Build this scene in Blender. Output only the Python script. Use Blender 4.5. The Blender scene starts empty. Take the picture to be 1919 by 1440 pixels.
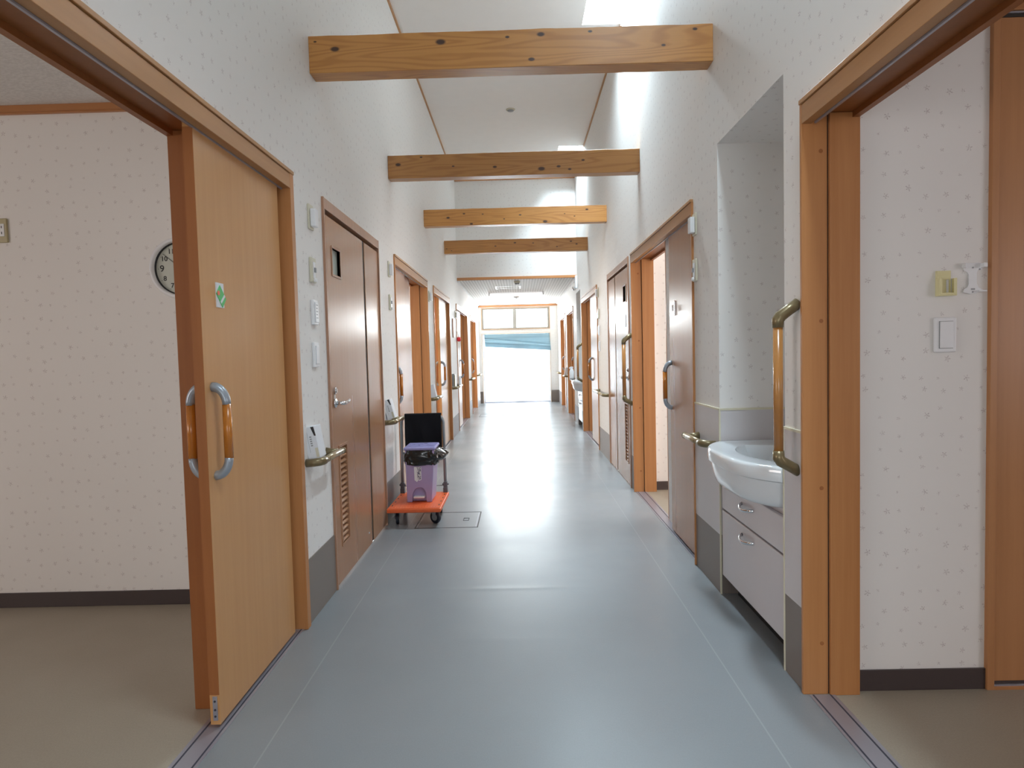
import bpy, bmesh, math, random
from mathutils import Vector, Matrix, noise
random.seed(7)
sc = bpy.context.scene
COL = sc.collection
PI = math.pi

# ------------------------------------------------------------------ camera
CAMH = 1.27
yaw, pitch, roll = 0.01222829, 0.04685681, -0.02521306
def cam_axes():
    cy, sy, cp, sp = math.cos(yaw), math.sin(yaw), math.cos(pitch), math.sin(pitch)
    r = Vector((cy, sy, 0)); f = Vector((-sy*cp, cy*cp, -sp)); u = r.cross(f)
    c, s = math.cos(roll), math.sin(roll)
    return c*r + s*u, -s*r + c*u, f
cr, cu, cf = cam_axes()
cam = bpy.data.cameras.new('camera')
camo = bpy.data.objects.new('camera', cam); COL.objects.link(camo)
cam.sensor_width = 36; cam.lens = 1194.57/1919*36; cam.clip_start = 0.05; cam.clip_end = 200
m = Matrix(((cr.x, cu.x, -cf.x, 0), (cr.y, cu.y, -cf.y, 0), (cr.z, cu.z, -cf.z, CAMH), (0, 0, 0, 1)))
camo.matrix_world = m
sc.camera = camo

# ------------------------------------------------------------------ exposure, sky, daylight
sc.view_settings.view_transform = 'Standard'
sc.view_settings.look = 'None'
sc.view_settings.gamma = 1
sc.view_settings.use_curve_mapping = False
sc.view_settings.exposure = 0.0
w = bpy.data.worlds.new('sky'); sc.world = w; w.use_nodes = True
bgn = w.node_tree.nodes['Background']
bgn.inputs['Color'].default_value = (0.84, 0.93, 1.0, 1); bgn.inputs['Strength'].default_value = 2.6
sc.cycles.max_bounces = 12; sc.cycles.diffuse_bounces = 6; sc.cycles.glossy_bounces = 5
sc.cycles.transparent_max_bounces = 8; sc.cycles.transmission_bounces = 6
sc.cycles.sample_clamp_indirect = 4.0
sc.cycles.use_denoising = True
sc.cycles.blur_glossy = 0.5

def area(name, loc, aim, sx, sy, power, color):
    l = bpy.data.lights.new(name, 'AREA'); l.shape = 'RECTANGLE'; l.size = sx; l.size_y = sy
    l.energy = power; l.color = color
    o = bpy.data.objects.new(name, l); COL.objects.link(o)
    o.location = loc
    o.rotation_euler = Vector(aim).to_track_quat('-Z', 'Y').to_euler()
    return o
SKY = (0.80, 0.93, 1.0); DAY = (0.93, 0.97, 1.0); ROOMC = (1.0, 0.89, 0.84)
# daylight outside the end wall (behind the curtained glass doors and above, behind the transom)
area('daylight_end_door', (-0.07, 16.95, 0.95), (0, -1, 0), 1.7, 1.8, 600, DAY)
area('daylight_end_transom', (-0.10, 16.9, 2.19), (0, -1, -0.12), 1.65, 0.5, 155, DAY)
for i, (y0, y1, p) in enumerate(((0.6, 1.6, 125), (5.0, 6.02, 260), (9.46, 10.5, 210))):  # first skylight is out of view, added to light the foreground
    area('daylight_skylight', (0.83, (y0+y1)/2, 4.70), (0, 0, -1), 0.35, y1-y0, p, SKY)

# ------------------------------------------------------------------ helpers
class MB:
    def __init__(s): s.bm = bmesh.new()
    def box(s, x0, x1, y0, y1, z0, z1):
        if x0 > x1: x0, x1 = x1, x0
        if y0 > y1: y0, y1 = y1, y0
        v = [s.bm.verts.new(p) for p in ((x0,y0,z0),(x1,y0,z0),(x1,y1,z0),(x0,y1,z0),(x0,y0,z1),(x1,y0,z1),(x1,y1,z1),(x0,y1,z1))]
        for f in ((0,3,2,1),(4,5,6,7),(0,1,5,4),(1,2,6,5),(2,3,7,6),(3,0,4,7)): s.bm.faces.new([v[i] for i in f])
        return s
    def tube(s, pts, r, seg=14, cap=True, squash=None):
        pts = [Vector(p) for p in pts]; n = len(pts); rings = []
        t = (pts[1]-pts[0]).normalized()
        a = Vector((0,0,1)) if abs(t.z) < .9 else Vector((0,1,0))
        u = t.cross(a).normalized()
        for i, p in enumerate(pts):
            if i == 0: t = (pts[1]-pts[0]).normalized()
            elif i == n-1: t = (pts[-1]-pts[-2]).normalized()
            else: t = ((pts[i+1]-p).normalized()+(p-pts[i-1]).normalized()).normalized()
            u = (u - t*u.dot(t)).normalized(); v = t.cross(u)
            rr = r[i] if isinstance(r, (list, tuple)) else r
            k = squash if squash else 1.0
            rings.append([s.bm.verts.new(p + u*rr*math.cos(2*PI*j/seg) + v*rr*k*math.sin(2*PI*j/seg)) for j in range(seg)])
        for i in range(n-1):
            for j in range(seg):
                s.bm.faces.new((rings[i][j], rings[i][(j+1)%seg], rings[i+1][(j+1)%seg], rings[i+1][j]))
        if cap:
            s.bm.faces.new(rings[0][::-1]); s.bm.faces.new(rings[-1])
        return s
    def cyl(s, c, axis, r, h, seg=24, r2=None):
        c = Vector(c); ax = Vector(axis).normalized()
        return s.tube([c, c+ax*h], [r, r if r2 is None else r2], seg)
    def lathe(s, c, axis, prof, seg=32):
        c = Vector(c); ax = Vector(axis).normalized()
        return s.tube([c+ax*h for r, h in prof], [r for r, h in prof], seg)
    def prism(s, pts, d):
        # polygon pts (3D list) extruded by vector d
        d = Vector(d)
        a = [s.bm.verts.new(p) for p in pts]; b = [s.bm.verts.new(Vector(p)+d) for p in pts]; n = len(pts)
        s.bm.faces.new(a[::-1]); s.bm.faces.new(b)
        for i in range(n): s.bm.faces.new((a[i], a[(i+1)%n], b[(i+1)%n], b[i]))
        return s
    def grid(s, f, nu, nv):
        g = [[s.bm.verts.new(f(i/nu, j/nv)) for j in range(nv+1)] for i in range(nu+1)]
        for i in range(nu):
            for j in range(nv): s.bm.faces.new((g[i][j], g[i+1][j], g[i+1][j+1], g[i][j+1]))
        return s
    def rotate(s, ang, axis, c):
        bmesh.ops.rotate(s.bm, verts=s.bm.verts, cent=c, matrix=Matrix.Rotation(ang, 3, axis)); return s
    def build(s, name, mat, parent=None, smooth=False, bevel=0, subsurf=0, solid=0, seg=2):
        off = Vector((0,0,0)); p = parent
        while p: off += p.location; p = p.parent
        bmesh.ops.recalc_face_normals(s.bm, faces=s.bm.faces)
        me = bpy.data.meshes.new(name)
        if off.length: bmesh.ops.translate(s.bm, verts=s.bm.verts, vec=-off)
        s.bm.to_mesh(me); s.bm.free()
        me.materials.append(mat)
        o = bpy.data.objects.new(name, me); COL.objects.link(o)
        if parent: o.parent = parent
        if smooth:
            for p in me.polygons: p.use_smooth = True
        if solid:
            q = o.modifiers.new('solid', 'SOLIDIFY'); q.thickness = solid; q.offset = 0
        if bevel:
            q = o.modifiers.new('bevel', 'BEVEL'); q.width = bevel; q.segments = seg; q.limit_method = 'ANGLE'; q.angle_limit = 0.6
            if smooth is False:
                for p in me.polygons: p.use_smooth = True
                q.harden_normals = True
        if subsurf:
            q = o.modifiers.new('sub', 'SUBSURF'); q.levels = subsurf; q.render_levels = subsurf
        return o

def tag(o, label=None, cat=None, group=None, kind=None):
    if label: o['label'] = label
    if cat: o['category'] = cat
    if group: o['group'] = group
    if kind: o['kind'] = kind
    return o
def thing(name, label, cat, loc, group=None, kind=None):
    o = bpy.data.objects.new(name, None); COL.objects.link(o); o.location = loc
    o.empty_display_size = .1
    return tag(o, label, cat, group, kind)
def struct(name, label, mb, mat, **k):
    return tag(mb.build(name, mat, **k), label, None, None, 'structure')

# ------------------------------------------------------------------ materials
def newmat(name):
    mt = bpy.data.materials.new(name); mt.use_nodes = True
    nt = mt.node_tree; b = nt.nodes['Principled BSDF']
    return mt, nt, b
def N(nt, t, **k):
    n = nt.nodes.new(t)
    for a, v in k.items(): setattr(n, a, v)
    return n
def M(nt, op, a, b=None, c=None, clamp=False):
    n = nt.nodes.new('ShaderNodeMath'); n.operation = op; n.use_clamp = clamp
    for i, v in enumerate((a, b, c)):
        if v is None: continue
        if isinstance(v, (int, float)): n.inputs[i].default_value = v
        else: nt.links.new(v, n.inputs[i])
    return n.outputs[0]
def mixc(nt, fac, a, b):
    n = nt.nodes.new('ShaderNodeMix'); n.data_type = 'RGBA'
    for i, v in ((0, fac), (6, a), (7, b)):
        if isinstance(v, (int, float)): n.inputs[i].default_value = v
        elif isinstance(v, tuple): n.inputs[i].default_value = (*v, 1)[:4]
        else: nt.links.new(v, n.inputs[i])
    return n.outputs[2]
def maprange(nt, v, a, b, c=0., d=1.):
    n = nt.nodes.new('ShaderNodeMapRange'); nt.links.new(v, n.inputs[0])
    for i, x in enumerate((a, b, c, d)): n.inputs[i+1].default_value = x
    return n.outputs[0]
def noisetex(nt, vec, scale, detail=2, rough=.5):
    n = N(nt, 'ShaderNodeTexNoise'); n.inputs['Scale'].default_value = scale; n.inputs['Detail'].default_value = detail; n.inputs['Roughness'].default_value = rough
    if vec: nt.links.new(vec, n.inputs['Vector'])
    return n.outputs['Fac']
def coords(nt, scale=(1,1,1)):
    g = N(nt, 'ShaderNodeNewGeometry')
    mp = N(nt, 'ShaderNodeMapping'); nt.links.new(g.outputs['Position'], mp.inputs[0]); mp.inputs['Scale'].default_value = scale
    return mp.outputs[0]
def bump(nt, b, h, strength, dist=.001):
    n = N(nt, 'ShaderNodeBump'); n.inputs['Strength'].default_value = strength; n.inputs['Distance'].default_value = dist
    nt.links.new(h, n.inputs['Height']); nt.links.new(n.outputs[0], b.inputs['Normal']); return n

def plain(name, col, rough=.5, metal=0, var=.06, scale=30, coat=0, spec=.5):
    mt, nt, b = newmat(name)
    f = noisetex(nt, coords(nt), scale, 3)
    c2 = tuple(x*(1-var) for x in col); c1 = tuple(min(1, x*(1+var*.6)) for x in col)
    nt.links.new(mixc(nt, f, c2, c1), b.inputs['Base Color'])
    nt.links.new(maprange(nt, f, 0, 1, rough*.9, min(1, rough*1.1)), b.inputs['Roughness'])
    b.inputs['Metallic'].default_value = metal; b.inputs['Coat Weight'].default_value = coat
    b.inputs['Specular IOR Level'].default_value = spec
    return mt

def wallpaper(name, base=(.845,.825,.80), motif=(.52,.46,.455)):
    mt, nt, b = newmat(name)
    g = N(nt, 'ShaderNodeNewGeometry')
    sp = N(nt, 'ShaderNodeSeparateXYZ'); nt.links.new(g.outputs['Position'], sp.inputs[0])
    sn = N(nt, 'ShaderNodeSeparateXYZ'); nt.links.new(g.outputs['True Normal'], sn.inputs[0])
    ax = M(nt, 'GREATER_THAN', M(nt, 'ABSOLUTE', sn.outputs[0]), .5)
    az = M(nt, 'GREATER_THAN', M(nt, 'ABSOLUTE', sn.outputs[2]), .5)
    u = M(nt, 'ADD', M(nt, 'MULTIPLY', sp.outputs[1], ax), M(nt, 'MULTIPLY', sp.outputs[0], M(nt, 'SUBTRACT', 1, ax)))
    v = M(nt, 'ADD', M(nt, 'MULTIPLY', sp.outputs[1], az), M(nt, 'MULTIPLY', sp.outputs[2], M(nt, 'SUBTRACT', 1, az)))
    cv = N(nt, 'ShaderNodeCombineXYZ'); nt.links.new(u, cv.inputs[0]); nt.links.new(v, cv.inputs[1])
    vo = N(nt, 'ShaderNodeTexVoronoi'); vo.voronoi_dimensions = '2D'; vo.inputs['Scale'].default_value = 14.0; vo.inputs['Randomness'].default_value = .55
    nt.links.new(cv.outputs[0], vo.inputs['Vector'])
    sub = N(nt, 'ShaderNodeVectorMath', operation='SUBTRACT'); nt.links.new(cv.outputs[0], sub.inputs[0]); nt.links.new(vo.outputs['Position'], sub.inputs[1])
    ss = N(nt, 'ShaderNodeSeparateXYZ'); nt.links.new(sub.outputs[0], ss.inputs[0])
    rc = N(nt, 'ShaderNodeSeparateColor'); nt.links.new(vo.outputs['Color'], rc.inputs[0])
    ang = M(nt, 'ARCTAN2', ss.outputs[1], ss.outputs[0])
    dist = M(nt, 'SQRT', M(nt, 'ADD', M(nt, 'MULTIPLY', ss.outputs[0], ss.outputs[0]), M(nt, 'MULTIPLY', ss.outputs[1], ss.outputs[1])))
    R = maprange(nt, rc.outputs[0], 0, 1, .0065, .0135)
    pet = M(nt, 'COSINE', M(nt, 'ADD', M(nt, 'MULTIPLY', ang, 5.0), M(nt, 'MULTIPLY', rc.outputs[1], 6.28)))
    wob = noisetex(nt, cv.outputs[0], 260, 1)
    rad = M(nt, 'MULTIPLY', R, M(nt, 'ADD', M(nt, 'MULTIPLY', pet, .38), M(nt, 'ADD', .35, M(nt, 'MULTIPLY', wob, .55))))
    msk = M(nt, 'SMOOTH_MIN', 1.0, M(nt, 'MULTIPLY', M(nt, 'SUBTRACT', rad, dist), 420), .1)
    msk = M(nt, 'MAXIMUM', msk, 0)
    msk = M(nt, 'MULTIPLY', msk, maprange(nt, wob, .40, .58, .0, .80))
    big = noisetex(nt, coords(nt), 1.2, 2)
    bc = mixc(nt, big, tuple(x*.97 for x in base), tuple(x*1.02 for x in base))
    nt.links.new(mixc(nt, msk, bc, motif), b.inputs['Base Color'])
    b.inputs['Roughness'].default_value = .62; b.inputs['Specular IOR Level'].default_value = .3
    weave = noisetex(nt, cv.outputs[0], 700, 2)
    bump(nt, b, weave, .08, .0004)
    return mt

def wood(name, c1, c2, axis='z', rough=.35, grain=1.0, coat=.0, spec=.5):
    mt, nt, b = newmat(name)
    s = {'x': (1.2, 34, 34), 'y': (34, 1.2, 34), 'z': (34, 34, 1.2)}[axis]
    s = tuple(x*grain for x in s)
    cv = coords(nt, s)
    n1 = noisetex(nt, cv, 1.0, 4, .6); n2 = noisetex(nt, cv, 6.0, 3, .6)
    n3 = noisetex(nt, coords(nt, tuple(x*.06 for x in s)), 2.0, 2)
    f = M(nt, 'ADD', M(nt, 'MULTIPLY', n1, .6), M(nt, 'ADD', M(nt, 'MULTIPLY', n2, .08), M(nt, 'MULTIPLY', n3, .3)))
    nt.links.new(mixc(nt, maprange(nt, f, .30, .66), c2, c1), b.inputs['Base Color'])
    nt.links.new(maprange(nt, n3, 0, 1, rough*.95, rough*1.05), b.inputs['Roughness'])
    b.inputs['Coat Weight'].default_value = coat; b.inputs['Coat Roughness'].default_value = .2
    b.inputs['Specular IOR Level'].default_value = spec
    bump(nt, b, n1, .04, .0003)
    return mt

def cedar(name, seed, knots, dk=1.0):
    mt, nt, b = newmat(name)
    g = N(nt, 'ShaderNodeNewGeometry')
    off = N(nt, 'ShaderNodeVectorMath', operation='ADD'); nt.links.new(g.outputs['Position'], off.inputs[0]); off.inputs[1].default_value = (seed*3.1, seed*.7, seed*1.9)
    mp = N(nt, 'ShaderNodeMapping'); nt.links.new(off.outputs[0], mp.inputs[0]); mp.inputs['Scale'].default_value = (.55, 7, 7)
    n0 = N(nt, 'ShaderNodeTexNoise'); n0.inputs['Scale'].default_value = .9; n0.inputs['Detail'].default_value = 2
    nt.links.new(mp.outputs[0], n0.inputs['Vector'])
    ring = M(nt, 'SINE', M(nt, 'MULTIPLY', n0.outputs['Fac'], 110))
    ring = maprange(nt, ring, -.2, 1.0, 0, 1)
    mp2 = N(nt, 'ShaderNodeMapping'); nt.links.new(off.outputs[0], mp2.inputs[0]); mp2.inputs['Scale'].default_value = (3, 160, 160)
    fine = noisetex(nt, mp2.outputs[0], 1.0, 3)
    base = mixc(nt, M(nt, 'MULTIPLY', ring, .7), tuple(c*dk for c in (.53,.24,.058)), tuple(c*dk for c in (.36,.135,.026)))
    base = mixc(nt, M(nt, 'MULTIPLY', fine, .35), base, (.36,.155,.04))
    # knots listed in metres along the beam
    sp = N(nt, 'ShaderNodeSeparateXYZ'); nt.links.new(g.outputs['Position'], sp.inputs[0])
    tot = None
    for (kx, kz, kr) in knots:
        dx = M(nt, 'MULTIPLY', M(nt, 'SUBTRACT', sp.outputs[0], kx), .55)
        dz = M(nt, 'SUBTRACT', sp.outputs[2], kz)
        d = M(nt, 'SQRT', M(nt, 'ADD', M(nt, 'MULTIPLY', dx, dx), M(nt, 'MULTIPLY', dz, dz)))
        k = M(nt, 'POWER', M(nt, 'SUBTRACT', 1, M(nt, 'DIVIDE', d, kr*1.0), clamp=True), 1.0)
        tot = k if tot is None else M(nt, 'MAXIMUM', tot, k)
    if tot is not None:
        base = mixc(nt, maprange(nt, tot, .05, .45), base, (.05,.018,.008))
    nt.links.new(base, b.inputs['Base Color'])
    b.inputs['Roughness'].default_value = .40; b.inputs['Coat Weight'].default_value = .15; b.inputs['Coat Roughness'].default_value = .25
    bump(nt, b, fine, .2, .001)
    return mt

def vinyl(name, c1, c2, rough=.26, seams=False):
    mt, nt, b = newmat(name)
    g = N(nt, 'ShaderNodeNewGeometry')
    sp = N(nt, 'ShaderNodeSeparateXYZ'); nt.links.new(g.outputs['Position'], sp.inputs[0])
    f1 = noisetex(nt, coords(nt, (1, .55, 1)), 230, 2, .6)
    f2 = noisetex(nt, coords(nt), 2.2, 3)
    col = mixc(nt, maprange(nt, f1, .3, .7), c2, c1)
    col = mixc(nt, maprange(nt, f2, .3, .75, 0, .25), col, tuple(x*.8 for x in c2))
    h = M(nt, 'MULTIPLY', f1, .35)
    if seams:
        for sx in (.79, -.86):
            d = M(nt, 'ABSOLUTE', M(nt, 'SUBTRACT', sp.outputs[0], sx))
            l = maprange(nt, d, .0015, .004, 1, 0)
            col = mixc(nt, M(nt, 'MULTIPLY', l, .16), col, (.62,.64,.63))
    nt.links.new(col, b.inputs['Base Color'])
    nt.links.new(maprange(nt, f2, .2, .8, rough*.85, rough*1.25), b.inputs['Roughness'])
    b.inputs['Specular IOR Level'].default_value = .5
    bn = bump(nt, b, h, .02, .0003)
    if seams:
        def ridge(y, x0, x1, wd):
            d = M(nt, 'DIVIDE', M(nt, 'SUBTRACT', sp.outputs[1], y), wd)
            e = M(nt, 'EXPONENT', M(nt, 'MULTIPLY', M(nt, 'MULTIPLY', d, d), -1))
            mx = M(nt, 'MULTIPLY', maprange(nt, sp.outputs[0], x0-.15, x0+.1), maprange(nt, sp.outputs[0], x1-.1, x1+.15, 1, 0))
            return M(nt, 'MULTIPLY', e, mx)
        hh = M(nt, 'ADD', ridge(3.405, -.45, .25, .03), M(nt, 'MULTIPLY', ridge(2.787, -.25, .08, .03), .6))
        b2 = N(nt, 'ShaderNodeBump'); b2.inputs['Strength'].default_value = .35; b2.inputs['Distance'].default_value = .0022
        nt.links.new(hh, b2.inputs['Height']); nt.links.new(b2.outputs[0], bn.inputs['Normal'])
    return mt

def glassmat(name, tint=(.97,.985,.98)):
    mt = bpy.data.materials.new(name); mt.use_nodes = True; nt = mt.node_tree
    nt.nodes.remove(nt.nodes['Principled BSDF'])
    tr = N(nt, 'ShaderNodeBsdfTransparent'); tr.inputs[0].default_value = (*tint, 1)
    gl = N(nt, 'ShaderNodeBsdfGlossy'); gl.inputs['Roughness'].default_value = .05
    mx = N(nt, 'ShaderNodeMixShader'); mx.inputs[0].default_value = .05
    nt.links.new(tr.outputs[0], mx.inputs[1]); nt.links.new(gl.outputs[0], mx.inputs[2])
    nt.links.new(mx.outputs[0], nt.nodes['Material Output'].inputs[0])
    return mt
def cloth(name, col, trans, stripes=False):
    mt = bpy.data.materials.new(name); mt.use_nodes = True; nt = mt.node_tree
    nt.nodes.remove(nt.nodes['Principled BSDF'])
    f = noisetex(nt, coords(nt), 18, 3)
    c = mixc(nt, f, tuple(x*.93 for x in col), col)
    if stripes:
        wv = noisetex(nt, coords(nt, (.5, 1, 55)), 1.0, 2)
        c = mixc(nt, maprange(nt, wv, .45, .6, 0, .4), c, tuple(x*.6 for x in col))
    d = N(nt, 'ShaderNodeBsdfDiffuse'); t = N(nt, 'ShaderNodeBsdfTranslucent'); mx = N(nt, 'ShaderNodeMixShader')
    mx.inputs[0].default_value = trans
    nt.links.new(c, d.inputs[0]); nt.links.new(c, t.inputs[0])
    nt.links.new(d.outputs[0], mx.inputs[1]); nt.links.new(t.outputs[0], mx.inputs[2])
    nt.links.new(mx.outputs[0], nt.nodes['Material Output'].inputs[0])
    return mt

paper = wallpaper('wallpaper_sprig')
board = plain('white_ceiling_board', (.90,.87,.84), .7, scale=8, var=.03)
# striped acoustic board
acou, nt, b = newmat('ribbed_ceiling_board')
g = N(nt, 'ShaderNodeNewGeometry'); sp = N(nt, 'ShaderNodeSeparateXYZ'); nt.links.new(g.outputs['Position'], sp.inputs[0])
st = M(nt, 'SINE', M(nt, 'MULTIPLY', sp.outputs[0], 2*PI/.05))
nt.links.new(mixc(nt, maprange(nt, st, -.2, .6), (.80,.79,.77), (.60,.59,.57)), b.inputs['Base Color']); b.inputs['Roughness'].default_value = .7
bump(nt, b, st, .5, .002)
# finely patterned side-room ceiling
rceil, nt, b = newmat('stippled_ceiling_paper')
f = noisetex(nt, coords(nt, (1, 2.2, 1)), 60, 2)
nt.links.new(mixc(nt, maprange(nt, f, .4, .6), (.66,.65,.64), (.76,.75,.74)), b.inputs['Base Color']); b.inputs['Roughness'].default_value = .8
bump(nt, b, f, .5, .002)

floor_m = vinyl('blue_grey_vinyl', (.245,.261,.272), (.228,.243,.254), .31, True)
floor_room = vinyl('beige_vinyl', (.40,.350,.275), (.355,.31,.24), .42)
skirt_m = plain('taupe_vinyl_skirting', (.215,.180,.160), .42, scale=60)
dark_base = plain('dark_brown_baseboard', (.060,.043,.042), .45)
lam_panel = plain('pale_wainscot_panel', (.64,.61,.62), .42, scale=3, var=.04)
cream = plain('cream_edging', (.72,.68,.52), .5)
w_leaf = wood('beech_laminate_leaf', (.575,.305,.122), (.52,.262,.098), 'z', .30)
w_leaf2 = wood('rosy_laminate_leaf', (.42,.215,.115), (.385,.19,.098), 'z', .27)
w_frame = wood('orange_beech_frame', (.52,.235,.085), (.41,.165,.052), 'z', .38)
w_frame2 = wood('rosy_frame', (.44,.245,.155), (.36,.19,.115), 'z', .36)
w_head = wood('beech_head_board', (.46,.235,.095), (.38,.185,.07), 'y', .4)
w_headx = wood('orange_trim_board', (.50,.225,.085), (.40,.165,.055), 'x', .4)
w_dark = wood('dark_wood_edge_shade', (.33,.115,.03), (.27,.09,.022), 'z', .45)  # dark wood; on the near leaf's edge its tone stands for shade
w_closet = wood('closet_laminate', (.50,.235,.095), (.42,.185,.07), 'z', .36)
w_grip = wood('honey_grip_wood', (.54,.185,.018), (.45,.14,.012), 'z', .25, coat=.4)
w_gripy = wood('light_bar_wood', (.55,.33,.17), (.46,.26,.12), 'y', .25, coat=.4)
w_gripv = wood('amber_bar_wood', (.47,.215,.06), (.38,.16,.04), 'z', .25, coat=.4)
metal_g = plain('satin_grey_metal', (.36,.40,.45), .33, .35, .03)
bronze = plain('bronze_fitting', (.215,.165,.085), .32, .45, .05)
bronze_bar = plain('bronze_bar', (.42,.33,.21), .28, .55, .04)
chrome = plain('chrome', (.75,.76,.78), .14, 1, .02)
alu = plain('aluminium_track', (.42,.42,.48), .32, .6, .04)
groove = plain('track_groove', (.04,.045,.07), .5)
gap_m = plain('shadow_gap_dark', (.035,.025,.02), .7)
w_white = plain('white_plastic', (.84,.85,.87), .3, 0, .02)
w_ivory = plain('ivory_plastic', (.66,.63,.50), .38, 0, .03)
beigep = plain('aged_beige_plastic', (.46,.40,.24), .4, 0, .03)
yellowp = plain('yellowed_clear_plastic', (.80,.74,.42), .22, 0, .04)
blackp = plain('black_plastic', (.02,.02,.022), .4)
greyp = plain('grey_plastic', (.30,.31,.32), .4)
ceram = plain('white_ceramic', (.76,.80,.83), .08, 0, .01, coat=.5)
cab_m = plain('glossy_pinkish_laminate', (.60,.55,.56), .10, 0, .02, scale=4, coat=.3)
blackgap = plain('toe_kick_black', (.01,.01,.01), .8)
paperw = plain('white_card', (.78,.80,.84), .55, 0, .03)
lilac = plain('lilac_plastic', (.42,.33,.56), .32, 0, .04, scale=12)
lilac_l = plain('lilac_lid_plastic', (.38,.36,.66), .28, 0, .03)
orange = plain('orange_plastic', (.80,.135,.03), .42, 0, .12, scale=25)
bagm = plain('black_bag_film', (.012,.012,.012), .16, 0, .1, coat=.3)
fabric = plain('black_fabric', (.008,.008,.010), .85, 0, .2, scale=90, spec=.2)
tubeg = plain('grey_painted_tube', (.27,.29,.30), .3, .3)
rubber = plain('dark_rubber', (.012,.016,.03), .45)
greenp = plain('green_card', (.10,.50,.16), .5)
redp = plain('red_plastic', (.72,.02,.03), .3)
salmon = plain('salmon_dot', (.9,.18,.12), .5)
dialm = plain('clock_dial', (.58,.60,.53), .5)
lcd = plain('lcd_grey', (.27,.29,.26), .4)
cur_w = cloth('white_vinyl_curtain', (.90,.93,.96), .75)
cur_b = cloth('faded_blue_valance', (.36,.50,.56), .35, True)
glass = glassmat('clear_glass'); frost = glassmat('frosted_skylight', (.95,.98,1))
end_pale = plain('pale_peach_trim', (.60,.48,.37), .4)
end_grey = plain('grey_sash_frame', (.33,.32,.29), .4)
end_dark = plain('peach_casing', (.45,.30,.19), .4)
# scribbled label
scrib, nt, b = newmat('scribbled_label')
f = noisetex(nt, coords(nt, (1,1,.7)), 170, 3, .7)
nt.links.new(mixc(nt, maprange(nt, f, .49, .53), (.80,.80,.80), (.05,.04,.12)), b.inputs['Base Color'])

# ------------------------------------------------------------------ structure
WL, WR, T, ZC = 1.035, 1.021, .17, 4.28
def X(s, d): return (-(WL+d)) if s < 0 else (WR+d)
HD = 2.134            # top of door frames
YB, YE = -3.5, 16.6
# (y0, y1, kind)
LSEG = [(YB,.2,'w'),(.2,2.97,('n',2.26)),(2.97,3.43,'w'),(3.43,4.765,'h'),(4.765,5.38,'w'),(5.38,7.29,('f',6.45)),(7.29,7.83,'w'),
        (7.83,9.60,('n',8.74)),(9.60,10.66,'w'),(10.66,12.86,('f',11.75)),(12.86,13.72,'w'),(13.72,15.32,('f',14.4)),(15.32,YE,'w')]
RSEG = [(YB,.2,'w'),(.2,2.297,'o'),(2.297,2.465,'w'),(2.465,3.27,'a'),(3.27,3.72,'w'),(3.72,5.72,('f',4.75)),(5.72,5.88,'w'),(5.88,7.24,'h'),
        (7.24,8.23,'w'),(8.23,10.25,('f',9.0)),(10.25,10.48,'w'),(10.48,11.2,'a'),(11.2,11.87,'w'),(11.87,13.35,('f',12.2)),(13.35,13.9,'w'),(13.9,15.4,('f',14.8)),(15.4,YE,'w')]
for s, segs, side in ((-1, LSEG, 'left'), (1, RSEG, 'right')):
    mb = MB(); sk = MB()
    for y0, y1, k in segs:
        if k == 'w':
            mb.box(X(s,0), X(s,T), y0, y1, 0, ZC); sk.box(X(s,-.004), X(s,.01), y0, y1, 0, .31)
        elif k == 'a':
            mb.box(X(s,0), X(s,T), y0, y1, 2.30, ZC)
            mb.box(X(s,.53), X(s,.58), y0-.05, y1+.05, 0, 2.35)             # niche back
            mb.box(X(s,T), X(s,.58), y0-.05, y0, 0, 2.35); mb.box(X(s,T), X(s,.58), y1, y1+.05, 0, 2.35)
            mb.box(X(s,T), X(s,.58), y0, y1, 2.30, 2.35)
            sk.box(X(s,0), X(s,.53), y1-.004, y1+.003, 0, .31); sk.box(X(s,0), X(s,.53), y0-.003, y0+.004, 0, .31)
        else:
            mb.box(X(s,0), X(s,T), y0, y1, HD, ZC)
            if isinstance(k, tuple):
                if k[0] == 'n': mb.box(X(s,.072), X(s,T), k[1]+.02, y1, 0, HD)
                else: mb.box(X(s,.072), X(s,T), y0, k[1]-.02, 0, HD)
    struct('wall_'+side, 'white sprig wallpapered corridor wall with doorways', mb, paper)
    struct('baseboard_'+side, 'tall taupe skirting of the corridor wall', sk, skirt_m, bevel=.001)
# corridor end wall
mb = MB(); ex0, ex1 = -.94, .80
mb.box(-1.3, ex0, YE, YE+.2, 0, 3); mb.box(ex1, 1.3, YE, YE+.2, 0, 3)
mb.box(ex0, ex1, YE, YE+.2, 1.80, 1.93); mb.box(ex0, ex1, YE, YE+.2, 2.46, 3)
struct('wall_end', 'papered end wall round the curtained doors and transom', mb, paper)
mb = MB(); mb.box(-WL, ex0, YE-.006, YE, 0, .31); mb.box(ex1, WR, YE-.006, YE, 0, .31)
struct('baseboard_end', 'taupe skirting either side of the end doors', mb, skirt_m)
# wall behind the camera, with a wide window made up for its light
mb = MB(); mb.box(-1.3, 1.3, YB-.2, YB, 0, .9); mb.box(-1.3, 1.3, YB-.2, YB, 2.1, 4.6); mb.box(-1.3, -.8, YB-.2, YB, .9, 2.1); mb.box(.8, 1.3, YB-.2, YB, .9, 2.1)
struct('wall_back', 'papered wall closing the corridor behind the viewer', mb, paper)
area('added_back_window_light', (0, YB-.25, 1.5), (0, 1, 0), 1.6, 1.2, 26, DAY)
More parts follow.
